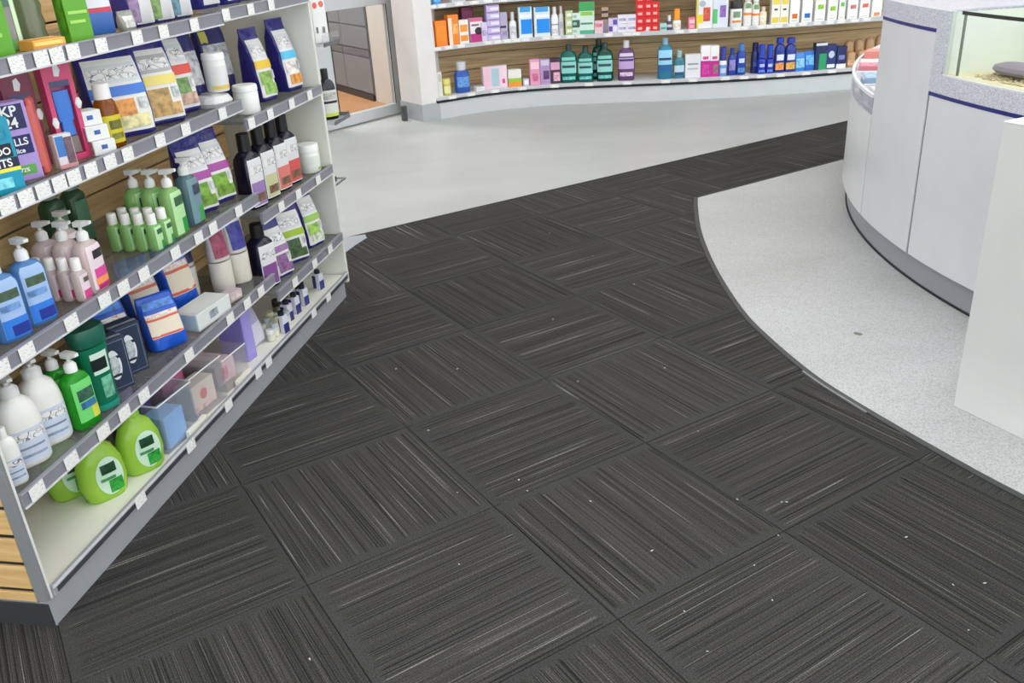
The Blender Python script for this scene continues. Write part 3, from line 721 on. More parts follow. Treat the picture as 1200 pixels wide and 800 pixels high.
for a, b, lb, c, f in ((923, 935, 'white gabled carton with orange dot', (226, 110, 40), .2), (937, 950, 'white gabled carton with blue dot', (40, 110, 186), .2), (952, 965, 'white gabled carton with large lime green mark', (130, 190, 30), .6), (967, 979, 'white gabled carton with small lime green mark', (140, 190, 40), .5), (980, 988, 'white and green slim gabled carton', (90, 180, 60), .7), (990, 1003, 'white gabled carton with pale red mark', (206, 110, 110), .55), (1004, 1017, 'white gabled carton with red-orange mark', (226, 84, 60), .6), (1018, 1031, 'white gabled carton with orange foot', (232, 130, 50), .05)):
    def gb(t, w, h, c=c, f=f):
        carton(t, w * .95, .055, h * .82, (236, 236, 232), (('F', .25, .8, f, f + .22, c, 'print'), ('F', .2, .8, .08, .11, (170, 170, 170))))
        ob('gable', [(-w * .47, -.027, h * .82), (w * .47, -.027, h * .82), (w * .47, .027, h * .82), (-w * .47, .027, h * .82), (-w * .3, 0, h), (w * .3, 0, h)], [(0, 1, 5, 4), (3, 2, 5, 4), (0, 3, 4), (1, 2, 5)], M((232, 232, 230), .4), t)
    far(a, b, -4, 2, 'carton', lb + ' ' + FM, 'carton', gb, .06)
# --- upper row, only the feet show
far(506, 517, -30, 3, 'bottle', 'light blue bottle foot showing on the upper wall shelf', 'bottle', fb((70, 150, 220), SW(W_, .03, .8), ((.1, .6, -50, 50, (110, 180, 230)),)), .06)
far(527, 545, -22, 3, 'carton', 'grey-white carton on the upper wall shelf beside the light blue bottle', 'carton', fc((206, 206, 212), (('F', .1, .9, .05, .4, (180, 184, 196)),)), .06)
far(552, 574, -22, 3, 'carton', 'dark slate carton on the upper wall shelf', 'carton', fc((84, 90, 110), (('F', .1, .9, .05, .3, (150, 156, 170)),)), .06)
far(578, 600, -22, 3, 'carton', 'pale grey carton at the upper wall shelf bend', 'carton', fc((190, 190, 196), (('F', .1, .9, .05, .3, (160, 166, 180)),)), .06)

# ================================================================== COUNTER
CC = Vector((4.322, 3.356, 0)); CR = 2.763


def arc(a0, a1, r, m=None):
    m = m or max(2, int(abs(a1 - a0) / 1.0))
    return [CC + Vector((math.cos(math.radians(a0 + (a1 - a0) * i / m)), math.sin(math.radians(a0 + (a1 - a0) * i / m)), 0)) * r for i in range(m + 1)]


RB = CR + .03
T1, T2, T3 = 173.2, 183.5, 196.0
counter = thing('service_counter', 'curved white panelled service counter with speckled stone top and navy stripes', 'counter', (0, 0, .0015))


def csw(name, a0, a1, r0, r1, z0, z1, mat, parent=counter): return sweep(name, arc(a0, a1, r0), arc(a0, a1, r1), z0, z1, mat, parent)


csw('kickboard', 140, T3, CR, CR - .45, 0, .111, M((150, 152, 158), .35))
csw('floor_seal', 140, T3, CR + .006, CR, 0, .007, DARK)
csw('front_panel', 140, T1 - .08, RB, RB - .5, .111, .535, M((216, 217, 219), .32))
csw('front_panel', T1 + .08, T2 - .14, RB, RB - .5, .111, .915, PANELW)
csw('front_panel', T2 + .14, T3, RB, RB - .5, .111, .705, PANELW)
csw('panel_joint', T1 - .08, T1 + .08, RB - .004, RB - .02, .111, .53, M((120, 122, 128), .4)); csw('panel_joint', T2 - .14, T2 + .14, RB - .004, RB - .02, .111, .915, M((118, 119, 124), .4))
csw('navy_stripe', T1 + .1, T2, RB + .001, RB - .02, .915, .928, NAVYM); csw('navy_stripe', T2, T3, RB + .001, RB - .02, .705, .719, NAVYM)
csw('stone_top', T1 + .02, T2, RB + .004, RB - .5, .928, .99, STONE)
csw('stone_post', T2, 184.9, RB + .004, RB - .5, .719, .99, STONE)
csw('stone_sill', 184.9, T3, RB + .004, RB - .5, .719, .782, STONE)
csw('stone_back', 184.9, T3, RB - .32, RB - .5, .782, .99, STONE)
# built-in glass display
csw('display_floor', 184.9, T3, RB - .012, RB - .32, .782, .787, M((236, 226, 190), .5))
csw('display_back', 184.9, T3, RB - .312, RB - .32, .787, .985, M((232, 238, 228), .5))
csw('glass_front', 185.1, T3, RB - .004, RB - .010, .784, .986, PANE); csw('glass_post', 184.9, 185.2, RB - .002, RB - .012, .784, .99, M((206, 214, 206), .3)); csw('frame_bead', 184.9, T3, RB + .002, RB - .012, .778, .786, M((214, 216, 210), .4))
csw('glass_side_edge', 186.1, 186.2, RB - .012, RB - .020, .787, .985, M((120, 130, 122), .3)); csw('lightened_post_face', 184.92, 185.0, RB - .014, RB - .31, .787, .985, M((236, 240, 232), .45))  # thin pale side panel added over the stone post, offsetting shade inside
csw('glass_top', 184.9, T3, RB - .002, RB - .33, .986, .994, PANE); csw('glass_edge', 186.2, T3, RB, RB - .004, .984, .995, M((22, 26, 26), .3))
P = arc(189.6, 190, RB - .13)[0]
st = thing('stone_sample', 'mauve-grey rounded slab resting on pebbles inside the counter display', 'display item', (P.x, P.y, .806), math.radians(100))
loft('slab', [(0, .10, .045, 2.6), (.010, .115, .055, 2.4), (.022, .11, .05, 2.3), (.030, .08, .035, 2.2)], M((150, 138, 150), .6), st, 24)
v = []; f = []
for k in range(240):
    a = 187.0 + random.random() * 6.5; r = RB - .05 - random.random() * .2
    q = CC + Vector((math.cos(math.radians(a)), math.sin(math.radians(a)), 0)) * r; s = .006 + random.random() * .006; b = len(v)
    v += [(q.x + dx * s, q.y + dy * s, .787 + dz * s) for dx, dy, dz in ((-1, 0, .4), (0, -1, .4), (1, 0, .5), (0, 1, .4), (0, 0, 1.1), (0, 0, 0))]
    f += [(b + i, b + (i + 1) % 4, b + 4) for i in range(4)] + [(b + i, b + (i + 1) % 4, b + 5) for i in range(4)]
tag(ob('pebbles', v, f, M((206, 190, 150), .6)), 'cream pebbles spread over the counter display floor', 'pebbles', kind='stuff')
# low curved leaflet display at the counter's far side
ld = thing('leaflet_display', 'low curved clear-fronted leaflet display at the counter side', 'display', (0, 0, .5365))
csw('base', 140, T1 - .3, RB - .01, RB - .32, 0, .012, WHITE, ld)
csw('clear_front', 140, T1 - .3, RB, RB - .006, .0, .07, M((190, 194, 204), .25, 'film'), ld)
csw('rim', 140, T1 - .3, RB + .003, RB - .010, .07, .084, M((232, 230, 236), .35), ld)
csw('back_wall', 140, T1 - .4, RB - .22, RB - .23, .012, .10, WHITE, ld)
for a in (147.0, 152.6, 155.8, 160.6, 168.0):
    csw('divider', a, a + .22, RB - .012, RB - .22, .012, .088, M((236, 236, 240), .3), ld)
for k, (a, ri, wd, hh, c, lb) in enumerate(((164.6, .075, .16, .085, (150, 178, 208), 'pale blue leaflet stack in the counter leaflet display'), (158.3, .07, .12, .088, (208, 126, 142), 'rose leaflet stack beside the pale blue one in the counter display'), (154.3, .07, .10, .08, (226, 222, 232), 'white leaflet stack between coral and rose ones in the counter display'), (149.8, .07, .13, .10, (222, 140, 130), 'coral leaflet stack in the counter leaflet display'), (170.4, .07, .10, .075, (224, 224, 232), 'white leaflet stack beside the pale blue one in the counter display'))):
    q = arc(a, a + .1, RB - ri)[0]
    t = thing('leaflet_stack', lb, 'leaflets', (q.x, q.y, .549), math.radians(a + 90), 'leaflets in the counter display')
    carton(t, wd, .09, hh, c, (('F', .1, .9, .1, .7, tuple(min(255, x + 20) for x in c)), ('T', .08, .92, .1, .9, tuple(min(255, x + 22) for x in c), 'print'), ('F', 0, 1, .85, 1, (240, 240, 244))))
# foreground white box
BC = Vector((1.266, 2.215, 0)); bu = Vector((.427, -.904, 0)); br = math.atan2(bu.y, bu.x)
bx = thing('white_bin', 'tall plain white open-topped box beside the curved counter', 'box', (BC.x, BC.y, .0015), br)
WB = M((214, 215, 213), .35)
box('side_panel', 0, 1.0, 0, .018, 0, .815, WB, bx, .0015); box('side_panel', 0, 1.0, .282, .30, 0, .815, WB, bx, .0015)
box('end_panel', 0, .018, .018, .282, 0, .815, WB, bx, .0015); box('end_panel', .982, 1.0, .018, .282, 0, .815, WB, bx, .0015)
box('lid', .018, .982, .018, .282, .77, .785, M((206, 207, 206), .4), bx); box('catch', .05, .062, .018, .024, .79, .80, DARK, bx)
box('edge_band', -.0005, 1.0, -.0006, .0186, .8151, .8175, M((236, 236, 235), .35), bx); box('edge_band', -.0005, .0186, .0186, .282, .8151, .8175, M((236, 236, 235), .35), bx)

# floor scraps
P = unproj(1005, 391, .0015)
tag(prism('fallen_scrap', [(P.x + x, P.y + y) for x, y in ((-.012, .006), (-.002, .012), (.012, .002), (.014, -.008), (.004, -.012), (-.008, -.006))], .0016, .0035, M((120, 116, 108), .7)), 'small brown scrap lying on the speckled vinyl', 'scrap')
v = []; f = []
for px, py in ((648, 374), (644, 273), (575, 237), (677, 447), (818, 505), (692, 587), (502, 504), (363, 772), (916, 588), (922, 588), (864, 585), (912, 627), (829, 763), (802, 716), (536, 432), (464, 432), (695, 300), (743, 333), (536, 577), (618, 575), (538, 661), (1154, 683), (1117, 685), (1062, 629), (1135, 738), (608, 562), (779, 431), (905, 703), (764, 645), (884, 662)):
    P = unproj(px, py, 0); b = len(v); s = .0022 + random.random() * .0016; a = random.random() * 6
    c_, s_ = math.cos(a) * s, math.sin(a) * s
    v += [(P.x + c_ * 1.4, P.y + s_ * 1.4, .0004), (P.x - s_ * .7, P.y + c_ * .7, .0004), (P.x - c_ * 1.4, P.y - s_ * 1.4, .0004), (P.x + s_ * .7, P.y - c_ * .7, .0004), (P.x, P.y, .002)]
    f += [(b, b + 1, b + 4), (b + 1, b + 2, b + 4), (b + 2, b + 3, b + 4), (b + 3, b, b + 4), (b, b + 3, b + 2, b + 1)]
tag(ob('lint_specks', v, f, M((170, 168, 164), .8)), 'tiny white lint specks scattered on the dark carpet', 'lint', kind='stuff')
tp = [unproj(x, y, 0) for x, y in ((404, 297), (401, 279), (428, 275), (430, 279), (416, 288))]
tag(prism('tape_patch', [(q.x, q.y) for q in tp], .0016, .0026, M((150, 154, 160), .3)), 'greyish clear tape patch on the carpet corner by the shelving', 'tape')

# ================================================================== GONDOLA SHELVING
gon = thing('gondola_shelving', 'free-standing white and grey shop shelving with glass shelves and wooden slat panels', 'shelving', G0, GA)
LEN, DEP, TOP = 1.955, .45, 1.5
box('kickboard', .0, 1.895, .0, .02, FZ, .066, M((150, 153, 157), .4), gon)
box('base', .0, 1.895, .02, DEP, FZ, .064, GREY, gon)
box('deck', .0195, 1.935, .004, DEP, .066, .08, M((238, 237, 226), .4), gon)
box('side_panel', .011, .019, .0, DEP, .064, TOP, M((222, 221, 214), .4), gon, .001)
box('side_panel', 1.937, LEN, .0, DEP, .045, TOP, M((222, 222, 212), .4), gon, .0015)
box('end_post', .0, .011, -.001, .026, .0665, TOP, M((126, 128, 130), .4), gon, .001)
box('end_base', -.004, -.0002, .0, DEP, FZ, .061, M((52, 53, 55), .5), gon)
box('end_backing', .007, .011, .026, DEP, .061, TOP, DARK, gon)
for a, b in [(.064, .088)] + [(.099 + .0715 * k, .099 + .0715 * k + .060) for k in range(19)]:
    box('slat', .0, .007, .027, DEP, a, b, PINE, gon, .001)
box('back_backing', .0195, 1.937, .432, DEP, .08, TOP, DARK, gon)
z = .085
while z < TOP - .08:
    box('back_slat', .0195, 1.935, .416, .432, z, z + .092, PINE_LIFTED, gon, .0015); z += .098
RAILS = {}


def shelf(key, s0, s1, zt, railb, rh=.036):
    box('shelf', max(s0, .019) + .001, s1 - .003, .006, .40, zt - .008, zt, SHELFGLASS, gon, .001)
    s0 = max(s0, .0195); r = box('price_rail', s0, s1, -.006, .004, railb, railb + rh, RAIL, gon, .001)
    box('rail_lip', s0, s1, -.0085, -.006, railb, railb + .004, LIP, r)  # near-white strip paints the highlight along the rail's bottom lip
    box('rail_lip', s0, s1, -.0085, -.006, railb + rh - .003, railb + rh, M((150, 150, 158), .3), r)
    RAILS[key] = (r, railb + rh / 2, zt)


ZS = {}
for key, s0, s1, zt, rb in (('A1', .0, 1.262, 1.146, 1.118), ('B1', 0, 1.285, .893, .866), ('C1', 0, 1.282, .604, .576), ('D1', 0, 1.295, .322, .295),
                            ('A2', 1.266, 1.934, 1.156, 1.126), ('B2', 1.289, 1.934, .832, .803), ('C2', 1.286, 1.934, .530, .502), ('D2', 1.30, 1.934, .256, .226)):
    shelf(key, s0, s1, zt, rb); ZS[key] = zt + .0004
ZS['K'] = .0804
kr = box('deck_rail', .0195, 1.935, -.006, .004, .066, .094, M((150, 153, 156), .35), gon, .001)
box('rail_slot', .03, 1.92, -.0072, -.006, .071, .083, M((62, 64, 68), .4), kr); box('rail_lip', .0195, 1.935, -.0085, -.006, .088, .094, LIP, kr)
RAILS['K'] = (kr, .078, .08)
TAGS = {'A1': [20, 49, 67, 86, 119, 161, 192, 228], 'A2': [265, 294, 318], 'B1': [9, 31, 51, 70, 87, 107, 129.5, 150, 188, 218, 261], 'B2': [295, 317, 342, 363],
        'C1': [2, 32, 84, 123, 145, 169, 206, 233, 250, 280], 'C2': [330, 350, 373], 'D1': [44, 84, 121.5, 146, 169, 222, 270, 290, 306], 'D2': [346, 369, 387], 'K': [165, 224, 268, 303, 315, 368, 385]}


def s_at(px, d, z):
    lo, hi = -1.0, 2.6
    for _ in range(40):
        m = (lo + hi) / 2
        if proj(GP(m, d, z))[0] < px: lo = m
        else: hi = m
    return lo


tagmesh = None
for key, xs in TAGS.items():
    r, zc, _ = RAILS[key]
    for x in xs:
        s = s_at(x, -.009, zc)
        if s < .03: s = .045
        if tagmesh is None:
            o = box('price_tag', -.0225, .0225, -.0004, .0004, -.0155, .0155, TAG, r); tagmesh = o.data
        else:
            o = bpy.data.objects.new('price_tag', tagmesh); COL.objects.link(o); o.parent = r
        o.location = (s, -.0092, zc + .001)
        o.rotation_euler.y = random.uniform(-.03, .03)


def gt(name, label, cat, key, s, d, turn=0, group=None, dz=0):
    return thing(name, label, cat, GP(s, d, ZS[key] + dz), GA - math.radians(turn), group)


NV = (40, 36, 118); NVD = (24, 22, 66)
# ---- top shelf (only feet of the packs are in view)
t = gt('carton', 'bright green carton with blue-white flash at the near end of the top shelf', 'carton', 'A1', .405, .07, 18)
carton(t, .07, .03, .19, (88, 158, 24), (('F', .05, .6, .55, .72, (226, 232, 240)), ('F', .05, .5, .72, .82, (40, 120, 196)), ('F', .1, .7, .30, .34, (160, 206, 90)), ('F', .1, .7, .20, .24, (160, 206, 90))))
t = gt('carton', 'white and green blister pack with grey device on the top shelf', 'pack', 'A1', .50, .115, 18)
carton(t, .07, .025, .20, (110, 170, 96), (('F', .16, .80, .12, .45, (140, 130, 134)), ('F', .16, .80, .45, .9, (70, 106, 92)), ('F', .82, .95, .1, .9, (206, 226, 196))))
t = gt('carton', 'flat orange box lying in front of the green blister pack on the top shelf', 'box', 'A1', .523, .045, 18)
carton(t, .08, .05, .022, (226, 160, 70), (('F', .05, .9, .45, .8, (246, 206, 110)), ('T', .05, .95, .3, .9, (236, 178, 96))))
t = gt('jar', 'clear green ribbed tub between green cartons on the top shelf', 'tub', 'A1', .606, .13, 0)
loft('body', [(z * .017, .032 + .003 * (z % 2), .032 + .003 * (z % 2), 2.2) for z in range(12)], M((104, 112, 84), .25), t, 20)
loft('lid', [(.187, .036, .036, 2), (.2, .034, .034, 2)], M((60, 84, 40), .4), t, 16)
t = gt('carton', 'bright green carton with two white ribbon tags on the top shelf', 'carton', 'A1', .672, .06, 18)
carton(t, .062, .035, .20, (90, 160, 26), (('F', .06, .42, .48, .8, (226, 234, 226)), ('F', .55, .95, .5, .82, (226, 234, 226)), ('F', .06, .4, .8, .9, (60, 150, 214)), ('F', .55, .95, .82, .9, (40, 130, 170)), ('F', .08, .9, .30, .335, (160, 210, 90)), ('F', .08, .75, .20, .235, (160, 210, 90)), ('L', .1, .9, .1, .9, (76, 136, 26), 'print')))
t = gt('pouch', 'white pouch with red stripe and blue base on the top shelf', 'pouch', 'A1', .775, .08, 22)
pouch(t, .09, .05, .18, (206, 206, 210), ((.02, .30, -44, 44, (52, 96, 168)), (.30, .36, -44, 44, (196, 40, 70)), (.36, .85, -44, 44, (214, 214, 220))))
t = gt('bag', 'small clear crinkled bag beside the white pouch on the top shelf', 'bag', 'A1', .868, .055, 10)
pouch(t, .05, .03, .045, (150, 150, 142), ((.2, .8, -30, 30, (206, 206, 200), 'print'),), 0, .08)
for s, lb, c in ((.998, 'navy pouch with mottled purple window on the top shelf', (140, 112, 150)), (1.103, 'navy pouch with leafy green window on the top shelf', (120, 150, 80)), (1.206, 'navy pouch with teal window at the bay joint of the top shelf', (90, 132, 150))):
    t = gt('pouch', lb, 'pouch', 'A1', s, .115, 14, 'navy pouches on the top shelf')
    pouch(t, .092, .085, .22, NV, ((.03, .95, -18, 44, (206, 206, 206)), (.05, .7, -44, -2, c, 'print')))
for s, lb in ((1.42, 'navy pouch in the narrow bay of the top shelf beside the joint'), (1.58, 'navy pouch in the narrow bay of the top shelf, middle one'), (1.74, 'navy pouch in the narrow bay of the top shelf near the white side panel')):
    t = gt('pouch', lb, 'pouch', 'A2', s, .14, 10, 'navy pouches on the top shelf'); pouch(t, .11, .085, .22, NV, ((.05, .9, -20, 44, (206, 206, 206)),))

# ---- second shelf
t = gt('carton', 'turquoise carton with black lettering and yellow stripe at the near end', 'carton', 'B1', .284, .044, 28)
carton(t, .075, .04, .15, (14, 146, 176), (('F', 0, 1, .34, .47, (24, 26, 66)), ('F', 0, 1, .29, .34, (232, 224, 70)), ('F', .15, .9, .48, .66, (22, 24, 30)), ('F', .2, .85, .72, .9, (16, 128, 156), 'print'), ('F', .2, .7, .08, .22, (120, 206, 222), 'print')))
wt = M((240, 240, 240), .4)
text('NITS', .022, (0, -.0228, .061), wt, t); text('MOO', .02, (0.002, -.0232, .084), wt, t)
t = gt('carton', 'lilac carton lettered KP 24 with navy panel and green patch', 'carton', 'B1', .388, .080, 28)
carton(t, .078, .042, .165, (176, 148, 212), (('F', .08, .92, .34, .58, (24, 26, 92)), ('F', .2, .85, .08, .2, (96, 168, 70)), ('F', .12, .9, .66, .97, (30, 30, 86), 'plain'), ('L', .1, .9, .1, .9, (150, 124, 190), 'print')))
text('KP\n24', .030, (0, -.0236, .134), wt, t); text('KILLS', .021, (0, -.0236, .082), wt, t); text('lice', .014, (.004, -.0236, .064), wt, t); text('72%', .012, (.002, -.0236, .023), wt, t)
t = gt('carton', 'pale cream carton with faint print standing behind the lilac carton', 'carton', 'B1', .44, .185, 24)
carton(t, .075, .05, .2, (206, 198, 190), (('F', .1, .9, .84, .92, (196, 110, 100)), ('F', .15, .85, .72, .78, (60, 56, 60), 'print'), ('F', .1, .9, .3, .6, (196, 186, 176), 'print')))
t = gt('carton', 'grey clear-fronted pack behind the near cartons', 'pack', 'B1', .34, .19, 20)
carton(t, .07, .04, .19, (150, 138, 136), (('F', .1, .9, .2, .9, (176, 160, 156), 'print'),))
t = gt('carton', 'coral wedge-shaped pack beside the lilac carton', 'pack', 'B1', .447, .06, 60)
box('body', -.008, .008, -.025, .025, 0, .165, M((206, 92, 84), .4), t, .006); ob('printed_panel', [(-.005, -.0256, .02), (.005, -.0256, .02), (.005, -.0256, .15), (-.005, -.0256, .15)], [(0, 1, 2, 3)], M((222, 112, 100), .4), t)
t = gt('blister_pack', 'small white blister pack with blue and grey contents in front of the pink pack', 'pack', 'B1', .497, .045, 26)
carton(t, .042, .02, .075, (222, 218, 220), (('F', .05, .5, .35, .95, (60, 120, 190)), ('F', .5, .95, .1, .9, (110, 84, 96), 'print'), ('F', .0, 1, 0, .12, (224, 160, 160))))
for s, d, h, c1_, c2_, lb in ((.50, .135, .205, (124, 34, 66), (38, 48, 92), 'dark crimson hanging pack with navy insert behind the pink one'), (.575, .085, .225, (206, 66, 112), (56, 118, 206), 'pink framed pack with blue brush insert')):
    t = gt('blister_pack', lb, 'pack', 'B1', s, d, 20, 'framed brush packs')
    wv = .074
    box('back_card', -wv / 2, wv / 2, -.004, .004, 0, h, M((178, 92, 122) if s > .55 else (92, 40, 62), .4), t)
    for nm, x0, x1, z0, z1 in (('frame', -wv / 2, -wv / 2 + .012, 0, h), ('frame', wv / 2 - .012, wv / 2, 0, h), ('frame', -wv / 2 + .012, wv / 2 - .012, 0, .014), ('header', -wv / 2 + .012, wv / 2 - .012, h * .80, h)):
        box(nm, x0, x1, -.022, -.004, z0, z1, M(c1_, .4), t)
    ob('header_band', [(-wv / 2 + .012, -.0225, h * .74), (wv / 2 - .012, -.0225, h * .74), (wv / 2 - .012, -.0225, h * .80), (-wv / 2 + .012, -.0225, h * .80)], [(0, 1, 2, 3)], M((70, 66, 110), .4), t)
    loft('brush_head', [(h * .40, .019, .007, 4, -.013), (h * .55, .021, .008, 4, -.013), (h * .70, .021, .007, 4, -.013)], M(c2_, .35), t, 16)
    loft('brush_handle', [(h * .25, .017, .006, 3, -.013), (h * .40, .014, .006, 3, -.013)], M(c2_, .35), t, 12)
    loft('brush_base', [(.016, .022, .006, 4, -.012), (h * .24, .019, .006, 4, -.012)], M((122, 112, 106), .5), t, 12)
    for zc, xc in ((.35, -.033), (.12, -.031), (.5, .036)):
        loft('round_sticker', [(h * zc, .004, .002, 2, -.0225), (h * zc + .012, .009, .002, 2, -.0225), (h * zc + .024, .004, .002, 2, -.0225)], M((226, 224, 224), .4), t, 10).location.x = xc
    ob('emblem', [(x, -.0226, h * .9 + z_) for x, z_ in ((-.008, -.012), (.004, -.014), (.01, .0), (.004, .014), (-.006, .01))], [(0, 1, 2, 3, 4)], M((226, 226, 228), .4), t)
for k in range(3):
    t = gt('carton', ['bottom', 'middle', 'top'][k] + ' small white carton with blue mark stacked beside the amber bottle', 'carton', 'B1', .630, .045 + .010 * k, 30, 'stacked small white cartons', .034 * k + .0002 * k)
    carton(t, .055, .05, .0335, (226, 226, 224), (('F', .35, .62, .4, .7, (60, 92, 160), 'print'), ('L', .05, .95, .05, .95, (170, 130, 136), 'print')))
t = gt('bottle', 'amber bottle with white cap and yellow label', 'bottle', 'B1', .700, .055, 20)
bottle(t, .152, .058, .052, (150, 84, 16), ('screw', (232, 230, 226), .034, .78), ((.10, .66, -75, 75, (206, 190, 34)), (.38, .56, -30, 35, (110, 110, 40), 'print'), (.18, .3, -30, 30, (120, 120, 40), 'print')), 2.2, .7, 'liquid', .15)
SM = (120, 124, 130)


def navy_bag(key, s, d, w_, dp, h, band, art, lb, turn, group, art2=None, lean=.02, top=(206, 208, 210)):
    t = gt('pouch', lb, 'pouch', key, s, d, turn, group)
    pouch(t, w_, dp, h, NV, ((.06, .86, -46, 46, (222, 220, 216)), (.60, .80, -40, 40, top), (.64, .76, -34, 34, (58, 66, 74), 'script'), (.46, .57, -46, 46, band), (.24, .42, -30, 8, art, 'print'), (.10, .24, -14, 30, art2 or (216, 206, 150), 'print'), (.30, .42, 14, 36, (190, 192, 192), 'print')), lean)


navy_bag('B1', .825, .105, .165, .075, .225, (52, 112, 204), (214, 140, 60), 'navy-edged pouch with blue band and orange drop behind the amber bottle', 34, 'navy-edged pouches')
navy_bag('B1', .99, .10, .14, .09, .225, (226, 206, 110), (176, 140, 80), 'navy-edged pouch with pale yellow band and flower print', 30, 'navy-edged pouches', (190, 150, 90), top=(170, 170, 168))
navy_bag('B1', 1.150, .125, .10, .10, .235, (220, 66, 48), (104, 140, 70), 'navy-edged pouch with red band and green leaf print', 26, 'navy-edged pouches', (196, 160, 140))
t = gt('pouch', 'flat white pouch lying on the second shelf by the bay joint', 'pouch', 'B1', 1.236, .060, 10)
loft('body', [(0, .050, .045, 3), (.012, .055, .05, 3), (.03, .045, .04, 3), (.038, .02, .02, 2.5)], M((206, 206, 206), .3, 'foil'), t, 24); ob('printed_panel', [(-.03, -.02, .0385), (.03, -.02, .0385), (.03, .02, .0385), (-.03, .02, .0385)], [(0, 1, 2, 3)], M((180, 182, 186), .4, 'print'), t)
t = gt('jar', 'white tub with yellow foot band resting on the flat pouch', 'tub', 'B1', 1.255, .045, 10, None, .0392)
jar(t, .110, .066, (226, 226, 222), (236, 236, 236), .16, ((.08, .2, -80, 80, (214, 184, 90)), (.3, .8, -60, 60, (218, 218, 216), 'print')))
for s, lb in ((1.12, 'grey printed tub standing behind the red-banded pouch'), (1.22, 'grey printed tub standing behind the white tub')):
    t = gt('jar', lb, 'tub', 'B1', s, .27, 0, 'grey tubs'); jar(t, .2, .09, (120, 124, 130), (60, 62, 70), .2, ((.2, .85, -70, 70, (150, 154, 160), 'print'), (.1, .2, -70, 70, (196, 186, 70))))
t = gt('jar', 'plain white squat tub at the bay joint of the second shelf', 'tub', 'B2', 1.432, .05, 10)
jar(t, .09, .078, (232, 233, 230), (236, 237, 235), .2, ((.1, .3, 20, 60, (190, 206, 190)),))
navy_bag('B2', 1.672, .11, .088, .09, .235, (226, 186, 40), (130, 166, 70), 'navy-edged pouch with golden band and green print', 16, 'navy-edged pouches', (150, 190, 96))
navy_bag('B2', 1.874, .10, .095, .09, .245, (80, 182, 222), (220, 214, 206), 'navy-edged pouch with sky blue band beside the white side panel', 15, 'navy-edged pouches', (226, 150, 70))
for s, lb in ((1.50, 'dark navy pouch with yellow tip pushed to the back behind the golden-banded pouch'), (1.72, 'dark navy pouch with yellow tip pushed to the back behind the blue-banded pouch')):
    t = gt('pouch', lb, 'pouch', 'B2', s, .30, 20, 'pouches at the back'); pouch(t, .13, .09, .27, (34, 32, 100), ((.72, .86, -44, -10, (206, 196, 90)), (.3, .7, -44, 44, (196, 196, 198), 'print')))

# ---- third shelf
BLU = (96, 150, 214)


def soap(key, s, d, h, w_, dp, col, pc, labels, lb, grp, turn=0, kind='liquid', psize=.05, nm='pump_bottle'):
    t = gt(nm, lb, 'bottle', key, s, d, turn, grp)
    bottle(t, h, w_, dp, col, ('pump', pc, psize, .62), labels, 3.0, .80, kind, .18); return t


LBB = ((.06, .92, -40, 40, (158, 186, 226)), (.62, .76, -24, 30, (70, 92, 70), 'print'), (.06, .34, -38, 40, (44, 120, 214)), (.08, .24, -10, 36, (28, 48, 140)), (.46, .56, -30, 20, (110, 150, 206), 'print'))
soap('C1', .197, .05, .195, .075, .045, BLU, (226, 228, 230), LBB, 'blue liquid soap pump bottle at the near end of the third shelf', 'blue soap bottles', 18)
soap('C1', .283, .05, .195, .075, .045, BLU, (226, 228, 230), LBB, 'blue liquid soap pump bottle beside the pink soap bottles', 'blue soap bottles', 18)
soap('C1', .205, .125, .195, .075, .045, BLU, (226, 228, 230), LBB, 'blue liquid soap pump bottle standing behind the blue ones', 'blue soap bottles', 18)
PK = (232, 214, 212)
LPK = ((.08, .90, -40, 40, (226, 208, 214)), (.64, .80, -10, 34, (44, 40, 46), 'print'), (.06, .46, -20, 40, (214, 74, 150)), (.16, .28, -24, 40, (240, 150, 84)), (.07, .14, -16, 36, (176, 26, 96)))
for i, (s, d, lb) in enumerate(((.468, .035, 'pale pink soap pump bottle with magenta label at the shelf front'), (.468, .088, 'pale pink soap pump bottle, second in its row'), (.468, .141, 'pale pink soap pump bottle, third in its row'), (.55, .145, 'pale pink soap pump bottle in the row behind'))):
    soap('C1', s, d, .172, .072, .044, PK, (232, 230, 228), LPK, lb + ' on the third shelf', 'pink soap bottles', 0, 'liquid', .046)
for i in range(4):
    t = gt('small_bottle', ['first', 'second', 'third', 'last'][i] + ' small pink white-capped bottle from the shelf edge beside pink pump bottles', 'bottle', 'C1', .411, .028 + .034 * i, 0, 'small pink bottles')
    bottle(t, .100, .038, .028, PK, ('screw', (236, 234, 230), .026, .82), ((.1, .85, -42, 42, (226, 206, 214)), (.08, .35, -30, 40, (206, 70, 136)), (.6, .75, -10, 30, (90, 96, 60), 'print')), 3, .86, 'liquid', .2)
GRN = (160, 210, 130)
LG = ((.05, .9, -42, 42, (176, 220, 160)), (.05, .35, 0, 42, (40, 150, 60)), (.62, .8, -20, 30, (60, 96, 70), 'print'))
for i, (s, d) in enumerate(((.755, .04), (.755, .078), (.755, .116), (.755, .154), (.805, .04), (.805, .078), (.805, .116), (.805, .154))):
    t = gt('small_bottle', ['first', 'second', 'third', 'last'][i % 4] + ' small green white-capped bottle from the shelf edge, row ' + ['away from', 'against'][i // 4] + ' the green pump bottles', 'bottle', 'C1', s, d, 0, 'small green bottles')
    bottle(t, .100, .042, .032, GRN, ('screw', (232, 232, 226), .027, .80), LG, 3, .86, 'liquid', .15)
for d, lb in ((.05, 'green soap pump bottle at the shelf front beside the small green bottles'), (.1015, 'green soap pump bottle second in the green row'), (.153, 'green soap pump bottle third in the green row')):
    soap('C1', .88, d, .188, .076, .045, GRN, (232, 232, 228), LG, lb, 'green soap bottles', 0, 'liquid', .05)
